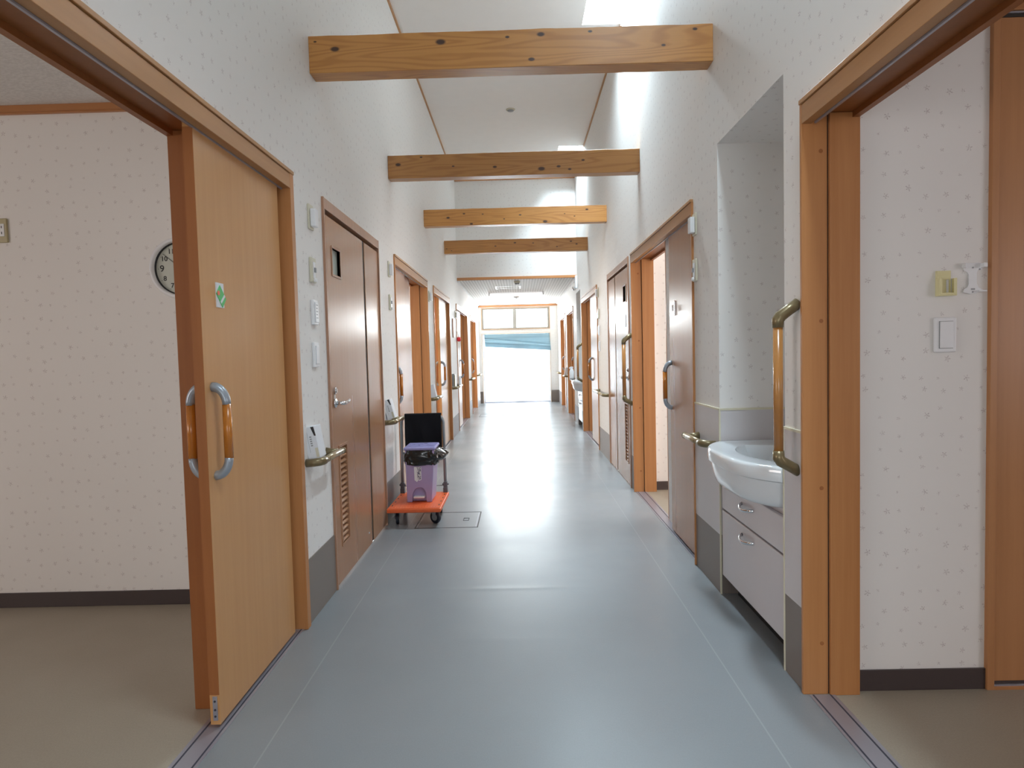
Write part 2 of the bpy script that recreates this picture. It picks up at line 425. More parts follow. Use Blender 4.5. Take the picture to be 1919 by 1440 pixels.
# upper wall over the lowered end ceiling
mb = MB(); mb.box(-1.2, 1.2, 11.03, 11.12, 2.56, ZC)
struct('wall_upper', 'papered upper wall above the lowered ceiling', mb, paper)
mb = MB(); mb.box(-WL, WR, 10.995, 11.03, 2.555, 2.60)
struct('trim_1', 'brown wooden edge strip under the upper wall', mb, w_headx, bevel=.002)
mb = MB(); mb.box(-WL, WR, 11.005, 11.03, ZC-.04, ZC)
struct('trim_2', 'brown ceiling strip on top of the upper wall', mb, w_headx, bevel=.002)
# high ceiling with skylight shafts
SKYL = [(.6,1.6),(5.0,6.02),(9.46,10.5)]; sx0, sx1 = .655, 1.021  # first opening is unseen, put in for light on the foreground
mb = MB(); mb.box(-1.21, sx0, YB-.2, 11.2, ZC, 4.62); mb.box(sx1, 1.21, YB-.2, 11.2, ZC, 4.62)
ys = [YB-.2] + [v for a in SKYL for v in a] + [11.2]
for i in range(0, len(ys), 2): mb.box(sx0, sx1, ys[i], ys[i+1], ZC, 4.62)
struct('ceiling', 'high white board ceiling of the corridor', mb, board)
mb = MB(); mb.box(-WL, -WL+.016, YB, 11.0, ZC-.02, ZC)
struct('trim_3', 'thin brown strip along the left ceiling edge', mb, w_head)
mb = MB()
for ya_, yb_ in ((YB,.6),(1.6,5.0),(6.02,9.46),(10.5,11.0)): mb.box(WR-.016, WR, ya_, yb_, ZC-.02, ZC)
struct('trim_4', 'thin brown strip along the right ceiling edge', mb, w_head)
for i, (a, b_) in enumerate(SKYL):
    t = thing('window_%d' % (i+3), 'rooflight beside the right wall in the high ceiling', None, ((sx0+sx1)/2, (a+b_)/2, 4.55), kind='structure')
    MB().box(sx0, sx1, a, b_, 4.585, 4.592).build('pane', frost, t)
    q = MB(); q.box(sx0, sx0+.02, a, b_, 4.55, 4.6); q.box(sx1-.02, sx1, a, b_, 4.55, 4.6); q.box(sx0+.02, sx1-.02, a, a+.02, 4.55, 4.6); q.box(sx0+.02, sx1-.02, b_-.02, b_, 4.55, 4.6)
    q.build('frame', w_white, t)
# lowered end ceiling with white coves
mb = MB(); mb.box(-1.2, 1.2, 11.03, YE+.2, 2.55, 2.60)
struct('ceiling_lowered', 'lowered ribbed white ceiling at the corridor end', mb, acou)
mb = MB(); mb.box(-WL, -WL+.03, 11.03, YE, 2.532, 2.55); mb.box(WR-.03, WR, 11.03, YE, 2.532, 2.55)
struct('trim_5', 'white cove strips along the lowered ceiling', mb, w_white)
mb = MB(); mb.box(-WL, WR, YE-.02, YE, 2.50, 2.55)
struct('trim_6', 'thin brown strip above the transom windows', mb, w_headx)

# floors
mb = MB(); mb.box(-1.043, 1.029, YB, YE+.2, -.05, 0)
for a, b_ in ((2.465,3.27),(10.48,11.2)): mb.box(1.0291, 1.6, a, b_, -.05, 0)
struct('floor', 'glossy blue grey vinyl corridor floor', mb, floor_m)

def room(side, s, y0, y1, depth, label, win=1.2, power=30, col=ROOMC):
    xi, xo = X(s,T), X(s,T+depth)
    ym = (y0+y1)/2; wh = win/2; H = 2.59
    mb = MB()
    mb.box(xi, xo, y0-.1, y0, 0, H+.1); mb.box(xi, xo, y1, y1+.1, 0, H+.1)
    xo2 = xo + s*.1
    mb.box(xo, xo2, y0-.1, ym-wh, 0, H+.1); mb.box(xo, xo2, ym+wh, y1+.1, 0, H+.1)
    mb.box(xo, xo2, ym-wh, ym+wh, 0, .9); mb.box(xo, xo2, ym-wh, ym+wh, 2.0, H+.1)
    struct('wall_'+side, label+' papered walls', mb, paper)
    mb = MB(); mb.box(X(s,-.0) + s*.0081, xo, y0, y1, -.05, 0)
    struct('floor_'+side, label+' beige vinyl floor', mb, floor_room)
    mb = MB(); mb.box(xi, xo, y0, y1, H, H+.08)
    struct('ceiling_'+side, label+' stippled ceiling', mb, rceil)
    mb = MB(); mb.box(xi, xo, y1-.008, y1, 0, .078)
    struct('baseboard_'+side, label+' dark brown baseboard', mb, dark_base, bevel=.002)
    area('daylight_room_window', (xo2 + s*.05, ym, 1.45), (-s, 0, 0), win, 1.1, power, col)
room('left_front_room', -1, YB, 3.28, 4.2, 'left front room', 2.0, 46, (1,.82,.74))
mb = MB(); mb.box(X(-1,T), X(-1,T+4.2), 3.255, 3.28, 2.557, 2.59); mb.box(X(-1,T), X(-1,T+4.2), 3.262, 3.28, 2.550, 2.557)
struct('trim_7', 'orange brown ceiling strip in the left front room', mb, w_headx)
room('right_front_room', 1, YB, 2.308, 3.6, 'right front room', 2.0, 26, (1.0,.83,.83))
room('left_second_room', -1, 4.9, 7.36, 2.6, 'second left room', 1.4, 40)
room('left_third_room', -1, 7.6, 9.9, 2.6, 'third left room', 1.4, 70, (1,.86,.7))
room('left_fourth_room', -1, 10.5, 12.95, 2.6, 'fourth left room', 1.4, 30)
room('left_last_room', -1, 13.2, 15.42, 2.6, 'last left room', 1.4, 60, (1,.9,.8))
room('right_second_room', 1, 3.45, 5.78, 2.6, 'second right room', 1.4, 60)
room('right_third_room', 1, 8.0, 10.35, 2.6, 'third right room', 1.4, 30)
room('right_fourth_room', 1, 11.4, 13.45, 2.6, 'fourth right room', 1.2, 30)
room('right_last_room', 1, 13.7, 15.5, 2.6, 'last right room', 1.2, 30)

# wainscot panels round the wash niche on the right
mb = MB()
mb.box(X(1,-.005), X(1,.004), 3.266, 3.72, .31, .955); mb.box(X(1,0), X(1,.53), 3.264, 3.272, .31, .955)
mb.box(X(1,-.005), X(1,.004), 2.297, 2.468, .31, .955); mb.box(X(1,0), X(1,.53), 2.463, 2.470, .31, .955)
mb.box(X(1,.525), X(1,.532), 2.465, 3.27, .31, .955)
struct('trim_8', 'pale wainscot panels round the near wash niche', mb, lam_panel)
mb = MB()
mb.box(X(1,-.007), X(1,.004), 3.264, 3.72, .955, .965); mb.box(X(1,-.007), X(1,.53), 3.261, 3.272, .955, .965)
mb.box(X(1,-.007), X(1,.004), 2.297, 2.470, .955, .965); mb.box(X(1,-.006), X(1,.002), 3.262, 3.268, 0, .955)
mb.box(X(1,-.007), X(1,.002), 2.462, 2.4715, 0, .955)
struct('trim_9', 'cream cap strip of the wainscot panels', mb, cream)

# ------------------------------------------------------------------ doors
def sm(y): return y
def arc(c, r, a0, a1, n, f):
    return [f(c[0]+r*math.cos(a0+(a1-a0)*i/n), c[1]+r*math.sin(a0+(a1-a0)*i/n)) for i in range(n+1)]
def pull(parent, s, y, dface, out=-1, z0=.852, z1=1.205, hide=False):
    """D pull: two curved metal ends and a wooden grip; d measured from the leaf face outwards"""
    p = .046
    f = lambda dd, z: (X(s, dface + out*dd), y, z)
    h = .062
    top = [f(-.004, z1-.022)] + [f(p*math.sin(a), z1-.022-h*(1-math.cos(a))) for a in [i/8*PI/2 for i in range(1, 9)]]
    bot = [f(-.004, z0+.022)] + [f(p*math.sin(a), z0+.022+h*(1-math.cos(a))) for a in [i/8*PI/2 for i in range(1, 9)]]
    rr = [.021,.0205,.020,.0195,.019,.0185,.018,.0175,.017]
    MB().tube(top, rr, 14, squash=.8).build('handle_bracket', metal_g, parent, smooth=True)
    MB().tube(bot, rr, 14, squash=.8).build('handle_bracket', metal_g, parent, smooth=True)
    MB().tube([f(p, z0+.082), f(p, z1-.082)], .0148, 16).build('handle_grip', w_grip, parent, smooth=True)

def sliding(n, s, fy0, fy1, mode, ye, leaf, hy, label, fm=w_frame, lm=w_leaf, leaf2=None, track=True, hin=False):
    """mode n: opening at the near end, wall pocket far; f: the reverse; o: opening only"""
    t = thing('door_%d' % n, label, None, (X(s,0), (fy0+fy1)/2, 0), kind='structure')
    c = .042
    hb = MB(); hb.box(X(s,-.012), X(s,.024), fy0+.0005, fy1-.0005, 2.05, 2.116); hb.build('head_board', w_head, t, bevel=.002)
    hb = MB(); hb.box(X(s,-.018), X(s,.024), fy0, fy1, 2.118, HD); hb.build('head_cap', w_head, t, bevel=.002)
    a, b_ = {'n': (fy0, ye+.02), 'f': (ye-.02, fy1), 'o': (fy0, fy1)}[mode]
    hb = MB(); hb.box(X(s,.0255), X(s,.066), fy0, fy1, 2.09, HD-.002); hb.box(X(s,.0665), X(s,T-.01), a, b_, 2.085, HD-.002)
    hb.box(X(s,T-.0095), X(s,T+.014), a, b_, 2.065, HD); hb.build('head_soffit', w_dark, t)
    hb = MB(); hb.box(X(s,.0245), X(s,.032), fy0+.02, fy1-.03, 2.045, 2.09); hb.build('hanging_rail', alu, t)
    # casings
    if fy0 > .3:
        q = MB(); q.box(X(s,-.013), X(s,.072), fy0-.003, fy0+.012, 0, 2.117)
        if mode in 'no': q.box(X(s,.072), X(s,T+.014), fy0, fy0+.02, 0, HD)
        q.build('near_casing', fm, t, bevel=.002)
    if mode == 'n':
        q = MB(); q.box(X(s,-.013), X(s,.071), fy1-c, fy1+.003, 0, HD+.002); q.build('far_casing', fm, t, bevel=.002)
    else:
        q = MB(); q.box(X(s,-.013), X(s,.078), fy1-.012, fy1+.003, 0, HD+.002); q.build('far_casing', fm, t, bevel=.002)
        q = MB(); q.box(X(s,.082), X(s,T+.018), fy1-.022, fy1, 0, 2.084); q.build('far_jamb', fm, t, bevel=.002)
        q = MB(); q.box(X(s,.077), X(s,.083), fy1-.008, fy1-.001, 0, 2.08); q.build('jamb_gap', gap_m, t)
    if mode == 'n':
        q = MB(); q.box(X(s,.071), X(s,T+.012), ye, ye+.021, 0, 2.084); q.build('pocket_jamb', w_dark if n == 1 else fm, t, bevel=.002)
    elif mode == 'f':
        q = MB(); q.box(X(s,.071), X(s,T+.012), ye-.021, ye, 0, 2.084); q.build('pocket_jamb', fm, t, bevel=.002)
    if track:
        q = MB(); q.box(X(s,.006), X(s,.098), max(fy0, .2), fy1-.02, -.002, .003); tr = q.build('floor_track', alu, t)
        q = MB()
        for d in (.016, .078): q.box(X(s,d), X(s,d+.006), max(fy0, .2), fy1-.02, .0022, .0036)
        q.build('track_groove', groove, tr)
    if leaf:
        lf = MB().box(X(s,.028), X(s,.063), leaf[0], leaf[1], .014, 2.075).build('door_leaf', lm, t, bevel=.002)
        if hy: pull(lf, s, hy, .028)
        if hin: pull(lf, s, hy, .063, 1)
    if leaf2:
        MB().box(X(s,.064), X(s,.0715), leaf2[0], leaf2[1], .014, 2.06).build('rear_leaf', lm, t)
        lf.name = 'door_leaf'
    return t, (lf if leaf else None)

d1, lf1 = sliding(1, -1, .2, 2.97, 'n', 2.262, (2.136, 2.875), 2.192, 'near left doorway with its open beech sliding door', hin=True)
q = MB(); q.box(X(-1,.036), X(-1,.052), 2.1335, 2.137, .03, .115); pl = q.build('end_guide', alu, lf1, bevel=.001)
q = MB()
for z in (.045,.068,.098): q.cyl((X(-1,.044), 2.1325, z), (0,1,0), .004, .003, 10)
q.build('guide_screw', groove, lf1)
MB().box(X(-1,.0285), X(-1,.0625), 2.1352, 2.1366, .12, 2.05).build('edge_strip', w_dark, lf1)  # darker wood laid on the leading edge to paint in its shade
d7, _ = sliding(7, 1, .2, 2.297, 'o', 0, None, 0, 'near right doorway standing open')
for z in (.19,.76,1.36,1.955): MB().cyl((X(1,.055), 2.2862, z), (0,-1,0), .0075, .0015, 14).build('screw_cap', w_dark, d7)
sliding(3, -1, 5.38, 7.29, 'f', 6.45, (5.40, 6.03), 5.46, 'third left doorway behind the trolley with its sliding door pulled partly across', fm=w_frame, lm=w_leaf2, leaf2=(5.95, 6.50))
sliding(4, -1, 7.83, 9.60, 'n', 8.74, (8.62, 9.50), 8.69, 'fourth left doorway with a bright orange leaf edge', hin=True)
sliding(5, -1, 10.66, 12.86, 'f', 11.75, (10.69, 11.68), 11.55, 'fifth left doorway, standing open')
sliding(6, -1, 13.72, 15.32, 'f', 14.4, (13.76, 14.25), 14.2, 'last left doorway beside the end wall')
dA, lfA = sliding(8, 1, 3.72, 5.72, 'f', 4.75, (3.76, 4.45), 4.41, 'right doorway beyond the wash niche, sliding door half open', lm=w_leaf2)
for z in (.19,.76,1.36,1.955): MB().cyl((X(1,.05), 5.7075, z), (0,-1,0), .0075, .0015, 12).build('screw_cap', w_dark, dA)
q = MB(); q.box(X(1,.022), X(1,.028), 4.275, 4.297, 1.50, 1.60); q.cyl((X(1,.012), 4.286, 1.57), (0,0,-1), .006, .04, 10); q.build('door_hook', chrome, lfA, bevel=.001)
sliding(10, 1, 8.23, 10.25, 'f', 9.45, (8.42, 9.30), 9.16, 'third right doorway, sliding door half open')
sliding(11, 1, 11.87, 13.35, 'f', 12.25, (11.9, 12.16), 12.10, 'fourth right doorway, standing open')
sliding(12, 1, 13.9, 15.4, 'f', 14.8, (13.93, 14.72), 14.66, 'last right doorway beside the end wall')

def hinged(n, s, fy0, fy1, split, near_main, label):
    t = thing('door_%d' % n, label, None, (X(s,0), (fy0+fy1)/2, 0), kind='structure')
    q = MB(); q.box(X(s,-.012), X(s,T+.01), fy0, fy1, 2.075, HD); q.build('head_board', w_frame2, t, bevel=.002)
    q = MB(); q.box(X(s,-.013), X(s,T+.01), fy0-.003, fy0+.014, 0, HD+.002); q.build('near_casing', w_frame2, t, bevel=.002)
    q = MB(); q.box(X(s,-.013), X(s,T+.01), fy1-.014, fy1+.003, 0, HD+.002); q.build('far_casing', w_frame2, t, bevel=.002)
    q = MB(); q.box(X(s,.036), X(s,.05), fy0+.014, fy1-.014, 0.006, 2.074)
    q.build('shadow_gap', gap_m, t)
    d0, d1_ = -.004, .035
    q = MB(); q.box(X(s,d0), X(s,d1_), split+.022, fy1-.018, .012, 2.050); q.build('narrow_leaf', w_leaf2, t, bevel=.002)
    # main leaf assembled round its window and louvre openings
    m0, m1 = fy0+.018, split-.028
    wy0, wy1, wz0, wz1 = m0+.128, m0+.285, 1.742, 1.888
    ly0, ly1, lz0, lz1 = m0+.13, m0+.275, .215, .765
    q = MB()
    q.box(X(s,d0), X(s,d1_), m0, wy0, .012, 2.050); q.box(X(s,d0), X(s,d1_), wy1, m1, .012, 2.050)
    q.box(X(s,d0), X(s,d1_), wy0, wy1, wz1, 2.050); q.box(X(s,d0), X(s,d1_), wy0, wy1, lz1, wz0); q.box(X(s,d0), X(s,d1_), wy0, wy1, .012, lz0)
    lf = q.build('door_leaf', w_leaf2, t)
    MB().box(X(s,.001), X(s,.035), m1+.001, split+.0205, .012, 2.05).build('gap_strip', gap_m, t)  # dark strip added over the gap between the leaves to blacken it
    q = MB()
    for a, b_, c, d in ((wy0-.012,wy0,wz0-.012,wz1+.012),(wy1,wy1+.012,wz0-.012,wz1+.012),(wy0,wy1,wz1,wz1+.012),(wy0,wy1,wz0-.012,wz0)):
        q.box(X(s,d0-.004), X(s,d1_-.005), a, b_, c, d)
    q.build('window_frame', w_frame2, lf)
    MB().box(X(s,.012), X(s,.016), wy0, wy1, wz0, wz1).build('window_pane', glasspane, lf)
    q = MB()
    for a, b_, c, d in ((ly0-.014,ly0,lz0-.014,lz1+.014),(ly1,ly1+.014,lz0-.014,lz1+.014),(ly0,ly1,lz1,lz1+.014),(ly0,ly1,lz0-.014,lz0)):
        q.box(X(s,d0-.005), X(s,d1_-.005), a, b_, c, d)
    q.build('louvre_frame', w_leaf2, lf, bevel=.001)
    k = 17; stp = (lz1-lz0)/k
    for i in range(k):
        z = lz0 + (i+.5)*stp
        q = MB()
        q.prism([(X(s,d0+.001), ly0, z-.012), (X(s,d0+.001), ly0, z-.006), (X(s,.026), ly0, z+.015), (X(s,.026), ly0, z+.009)], (0, ly1-ly0, 0))
        q.build('louvre_slat', w_leaf2, lf)
    # lock and lever
    yl = m0+.072
    q = MB(); q.cyl((X(s,d0), yl, 1.092), (-s,0,0), .020, .012, 20); q.cyl((X(s,d0-.012), yl, 1.092), (-s,0,0), .012, .006, 16)
    q.box(X(s,d0), X(s,d0-.004), yl-.012, yl+.012, 1.045, 1.07); q.build('lock', chrome, lf, smooth=False, bevel=.001)
    q = MB(); q.cyl((X(s,d0), yl, 1.022), (-s,0,0), .025, .010, 24)
    q.tube([(X(s,d0-.008), yl, 1.022), (X(s,d0-.045), yl, 1.022), (X(s,d0-.056), yl+.015, 1.022), (X(s,d0-.056), yl+.075, 1.027), (X(s,d0-.050), yl+.125, 1.031)], [.011,.011,.0105,.010,.009], 12)
    q.build('lever_handle', chrome, lf, smooth=True)
    return t, lf
glasspane = plain('dim_glass_pane', (.42,.47,.43), .3)
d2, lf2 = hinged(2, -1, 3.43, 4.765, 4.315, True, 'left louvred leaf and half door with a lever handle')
MB().cyl((X(-1,-.004), 4.2, .10), (1,0,0), .006, .003, 10).build('door_stop_dot', w_white, lf2)
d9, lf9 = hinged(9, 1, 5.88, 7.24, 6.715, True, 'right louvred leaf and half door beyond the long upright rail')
MB().box(X(1,-.006), X(1,-.004), 6.02, 6.10, 1.50, 1.62).build('paper_notice', paperw, lf9)

# closet door in right front room
t = thing('door_13', 'tall closet sliding door in the right front room', None, (2.2, 2.308, 0), kind='structure')
q = MB(); q.box(1.678, 1.704, 2.290, 2.315, 0, 2.42); q.build('near_casing', w_closet, t, bevel=.002)
q = MB(); q.box(1.678, 3.5, 2.288, 2.315, 2.42, 2.452); q.build('head_board', w_headx, t, bevel=.002)
q = MB(); q.box(1.704, 3.5, 2.298, 2.306, 2.40, 2.42); q.build('top_gap', gap_m, t)
q = MB(); q.box(1.704, 3.5, 2.294, 2.298, 2.412, 2.418); q.build('top_rail', alu, t)
q = MB(); q.box(1.7045, 2.6, 2.299, 2.307, .03, 2.40); q.build('door_leaf', w_closet, t, bevel=.002)
q = MB(); q.box(2.6, 3.5, 2.302, 2.307, .03, 2.40); q.build('rear_leaf', w_closet, t)
q = MB(); q.box(1.704, 3.5, 2.292, 2.307, 0, .012); q.build('sill_board', w_headx, t)
q = MB(); q.box(1.704, 3.5, 2.296, 2.300, .012, .018); q.build('bottom_rail', alu, t)

# ------------------------------------------------------------------ end doors and windows
t = thing('window_1', 'two-pane transom window above the curtained doors', None, (-.07, YE, 1.93), kind='structure')
q = MB(); q.box(ex0, ex0+.045, YE+.02, YE+.08, 1.93, 2.46); q.box(ex1-.045, ex1, YE+.02, YE+.08, 1.93, 2.46)
q.box(ex0+.045, ex1-.045, YE+.02, YE+.08, 2.43, 2.46); q.box(ex0+.045, ex1-.045, YE+.02, YE+.08, 1.93, 1.955); q.build('frame', end_grey, t)
MB().box(-.135, -.05, YE+.015, YE+.08, 1.955, 2.43).build('mullion', end_grey, t)
MB().box(ex0+.045, -.125, YE+.05, YE+.055, 1.955, 2.43).build('pane', glass, t)
MB().box(-.06, ex1-.045, YE+.05, YE+.055, 1.955, 2.43).build('pane', glass, t)
q = MB(); q.box(ex0-.02, ex0, YE-.012, YE+.02, 1.91, 2.48); q.box(ex1, ex1+.02, YE-.012, YE+.02, 1.91, 2.48); q.box(ex0, ex1, YE-.012, YE+.02, 2.46, 2.48); q.box(ex0, ex1, YE-.015, YE+.02, 1.91, 1.93); q.build('casing', end_dark, t)
t = thing('window_2', 'pair of glazed doors behind the white curtain', None, (-.07, YE+.1, 0), kind='structure')
q = MB(); q.box(ex0, ex0+.04, YE+.06, YE+.13, 0, 1.80); q.box(ex1-.04, ex1, YE+.06, YE+.13, 0, 1.80); q.box(ex0+.04, ex1-.04, YE+.06, YE+.13, 1.76, 1.80); q.box(ex0+.04, ex1-.04, YE+.06, YE+.13, 0, .05)
q.build('frame', alu, t)
MB().box(-.10, -.04, YE+.07, YE+.12, .05, 1.76).build('meeting_stile', alu, t)
MB().box(ex0+.04, -.10, YE+.09, YE+.096, .05, 1.76).build('pane', glass, t)
MB().box(-.04, ex1-.04, YE+.09, YE+.096, .05, 1.76).build('pane', glass, t)
q = MB(); q.box(ex0-.02, ex0, YE-.01, YE+.02, 0, 1.82); q.box(ex1, ex1+.02, YE-.01, YE+.02, 0, 1.82); q.box(ex0, ex1, YE-.01, YE+.02, 1.80, 1.82); q.build('casing', end_pale, t)

def cur(u, v):
    x = -.905 + 1.68*u; z = .035 + 1.745*v
    y = YE + .012 + .010*math.sin(x*9+1.2*math.sin(z*3)) + .008*math.sin(x*23)*(1-v) + .018*math.sin(x*7+z*14)*max(0, .35-v)
    return (x, y, z)
cu_ = MB().grid(cur, 90, 60).build('curtain', cur_w, smooth=True, solid=.002)
tag(cu_, 'backlit white curtain hanging over the glazed doors at the corridor end', 'curtain')
def val(u, v):
    x = -.885 + 1.70*u
    ztop = 1.795; zbot = 1.475 - .125*u
    if v > .999: pass
    z = ztop + (zbot-ztop)*v
    fold = .035*math.exp(-((v-.62-.13*u)/.06)**2) - .02*math.exp(-((v-.35-.35*u)/.05)**2)
    y = YE - .022 - .018*v - fold + .006*math.sin(x*11+v*6)
    if v > .5 and u < .08: pass
    return (x + .03*(v-.5)*(1 if u > .5 else .6), y, z)
va = MB().grid(val, 60, 40).build('curtain_valance', cur_b, smooth=True, solid=.003)
tag(va, 'sagging faded blue grey cloth hung across the top of the white curtain', 'valance')

# ------------------------------------------------------------------ beams
KN = {0: [(-.90,2.845,.016),(-.36,2.865,.018),(.15,2.888,.014),(-.02,2.879,.008),(.40,2.894,.008),(.10,2.765,.012),(.77,2.815,.008),(.93,2.89,.009),(-1.0,2.885,.006)],
      1: [(-.95,2.84,.016),(-.76,2.895,.008),(-.5,2.815,.008),(-.16,2.80,.012),(.22,2.775,.020),(.36,2.79,.012),(.45,2.765,.010),(.56,2.835,.010)],
      2: [(-.76,2.82,.014),(-.58,2.86,.011),(-.50,2.745,.013),(-.37,2.85,.008),(-.13,2.79,.008),(.05,2.83,.011),(.33,2.75,.018),(.55,2.83,.006),(.66,2.80,.007),(.8,2.87,.012)],
      3: [(-1.0,2.80,.008),(-.93,2.77,.007),(-.3,2.82,.011),(-.02,2.86,.013),(.24,2.85,.009),(.58,2.79,.009),(.78,2.86,.012),(.86,2.82,.012)]}
BL = ['nearest and widest-looking cedar beam spanning the corridor', 'second cedar beam, dark with a long crack, below the rooflight', 'third cedar beam from the viewer, dotted with many knots', 'farthest cedar beam before the lowered ceiling']
for i, y in enumerate((3.315, 5.278, 7.24, 9.2)):
    q = MB()
    def rim(u, v, i=i, y=y):
        a = (v*4) % 4; k = int(a); f_ = a-k
        cs = [(y, 2.729), (y+.105, 2.729), (y+.105, 2.915), (y, 2.915)]
        p, r_ = cs[k % 4], cs[(k+1) % 4]
        x = -WL + (WL+WR)*u
        w1 = .0022*noise.noise(Vector((x*3.1, i*5+k*1.7, 0))) + .0012*noise.noise(Vector((x*14, i*5, k*2.2)))
        yy = p[0]+(r_[0]-p[0])*f_; zz = p[1]+(r_[1]-p[1])*f_
        return (x, yy + (w1 if k == 3 or (k == 0 and f_ < .01) else 0), zz + (2.2*w1 if zz > 2.9 else w1))
    q.grid(rim, 60, 4)
    bmesh.ops.remove_doubles(q.bm, verts=q.bm.verts, dist=1e-5)
    bmesh.ops.holes_fill(q.bm, edges=[e for e in q.bm.edges if e.is_boundary])
    o = q.build('wooden_beam', cedar('cedar_%d' % i, i*1.37+.4, KN[i], (1,.72,.95,.9)[i]), bevel=.003)
    tag(o, BL[i], 'beam', 'cedar beams across the corridor', 'thing')

# ------------------------------------------------------------------ hand rails
RG = 'short bronze handrails along the corridor'
def rail(s, ya, yb, label, elbow='near', z=.775):
    """bar at d=-.068 from ya to yb; an elbow runs to the wall at the near end, a plate bracket at the far end"""
    t = thing('handrail', label, 'handrail', (X(s,0), ya, z), RG)
    d = -.072; r = .0165
    MB().tube([(X(s,d), ya+.05, z), (X(s,d), yb, z)], r, 18).build('bar', bronze_bar, t, smooth=True)
    pts = [(X(s,0), ya, z-.004), (X(s,d*.55), ya, z-.002), (X(s,d*.85), ya+.006, z), (X(s,d), ya+.028, z), (X(s,d), ya+.056, z)]
    MB().tube(pts, [.0195]*5, 18).build('elbow', bronze, t, smooth=True)
    q = MB(); q.tube([(X(s,0), yb-.05, z), (X(s,d*.5), yb-.045, z), (X(s,d*.85), yb-.03, z)], [.026,.018,.014], 16)
    q.build('bracket', bronze, t, smooth=True)
    MB().tube([(X(s,d), yb-.002, z), (X(s,d), yb+.012, z)], [.0185,.016], 18).build('end_cap', bronze, t, smooth=True)
    return t
rail(-1, 3.03, 3.40, 'bronze handrail by the near louvred door, a white glove box resting on it')
rail(-1, 4.82, 5.15, 'bronze handrail behind the black cloth of the trolley')
rail(-1, 7.33, 7.80, 'short handrail on the left between the third and fourth doorways')
rail(-1, 9.68, 10.60, 'left handrail under the red pull ball, leaflets standing on it')
rail(-1, 12.92, 13.68, 'left handrail between the last two doorways')
rail(-1, 15.45, 16.2, 'left handrail against the end wall')
rail(1, 3.33, 3.69, 'bronze handrail beside the near wash basin')
rail(1, 7.28, 8.18, 'right handrail beyond the louvred door')
rail(1, 11.3, 11.84, 'right handrail carrying the spray bottle')
rail(1, 13.42, 13.86, 'right handrail carrying a leaning white box')
rail(1, 15.5, 16.2, 'right handrail against the end wall')

def vrail(y, z0, z1, label):
    t = thing('grab_rail', label, 'grab rail', (X(1,0), y, z0), 'upright wooden grab rails on the right wall')
    d = -.074
    MB().tube([(X(1,d), y, z0+.062), (X(1,d), y, z1-.072)], .0172, 20).build('bar', w_gripv, t, smooth=True)
    MB().tube([(X(1,0), y, z1), (X(1,d*.5), y, z1-.026), (X(1,d*.88), y, z1-.047), (X(1,d), y, z1-.062), (X(1,d), y, z1-.088)], [.021,.0205,.0215,.0215,.0195], 20).build('upper_bracket', bronze, t, smooth=True)
    MB().tube([(X(1,0), y, z0), (X(1,d*.5), y, z0+.022), (X(1,d*.88), y, z0+.038), (X(1,d), y, z0+.052), (X(1,d), y, z0+.078)], [.021,.0205,.0215,.0215,.0195], 20).build('lower_bracket', bronze, t, smooth=True)
vrail(2.345, .812, 1.43, 'upright wooden grab rail with bronze brackets beside the near right doorway')
vrail(5.785, .79, 1.42, 'upright wooden grab rail beside the right louvred door')
vrail(10.33, .80, 1.41, 'farthest upright grab rail, beside the second wash niche')

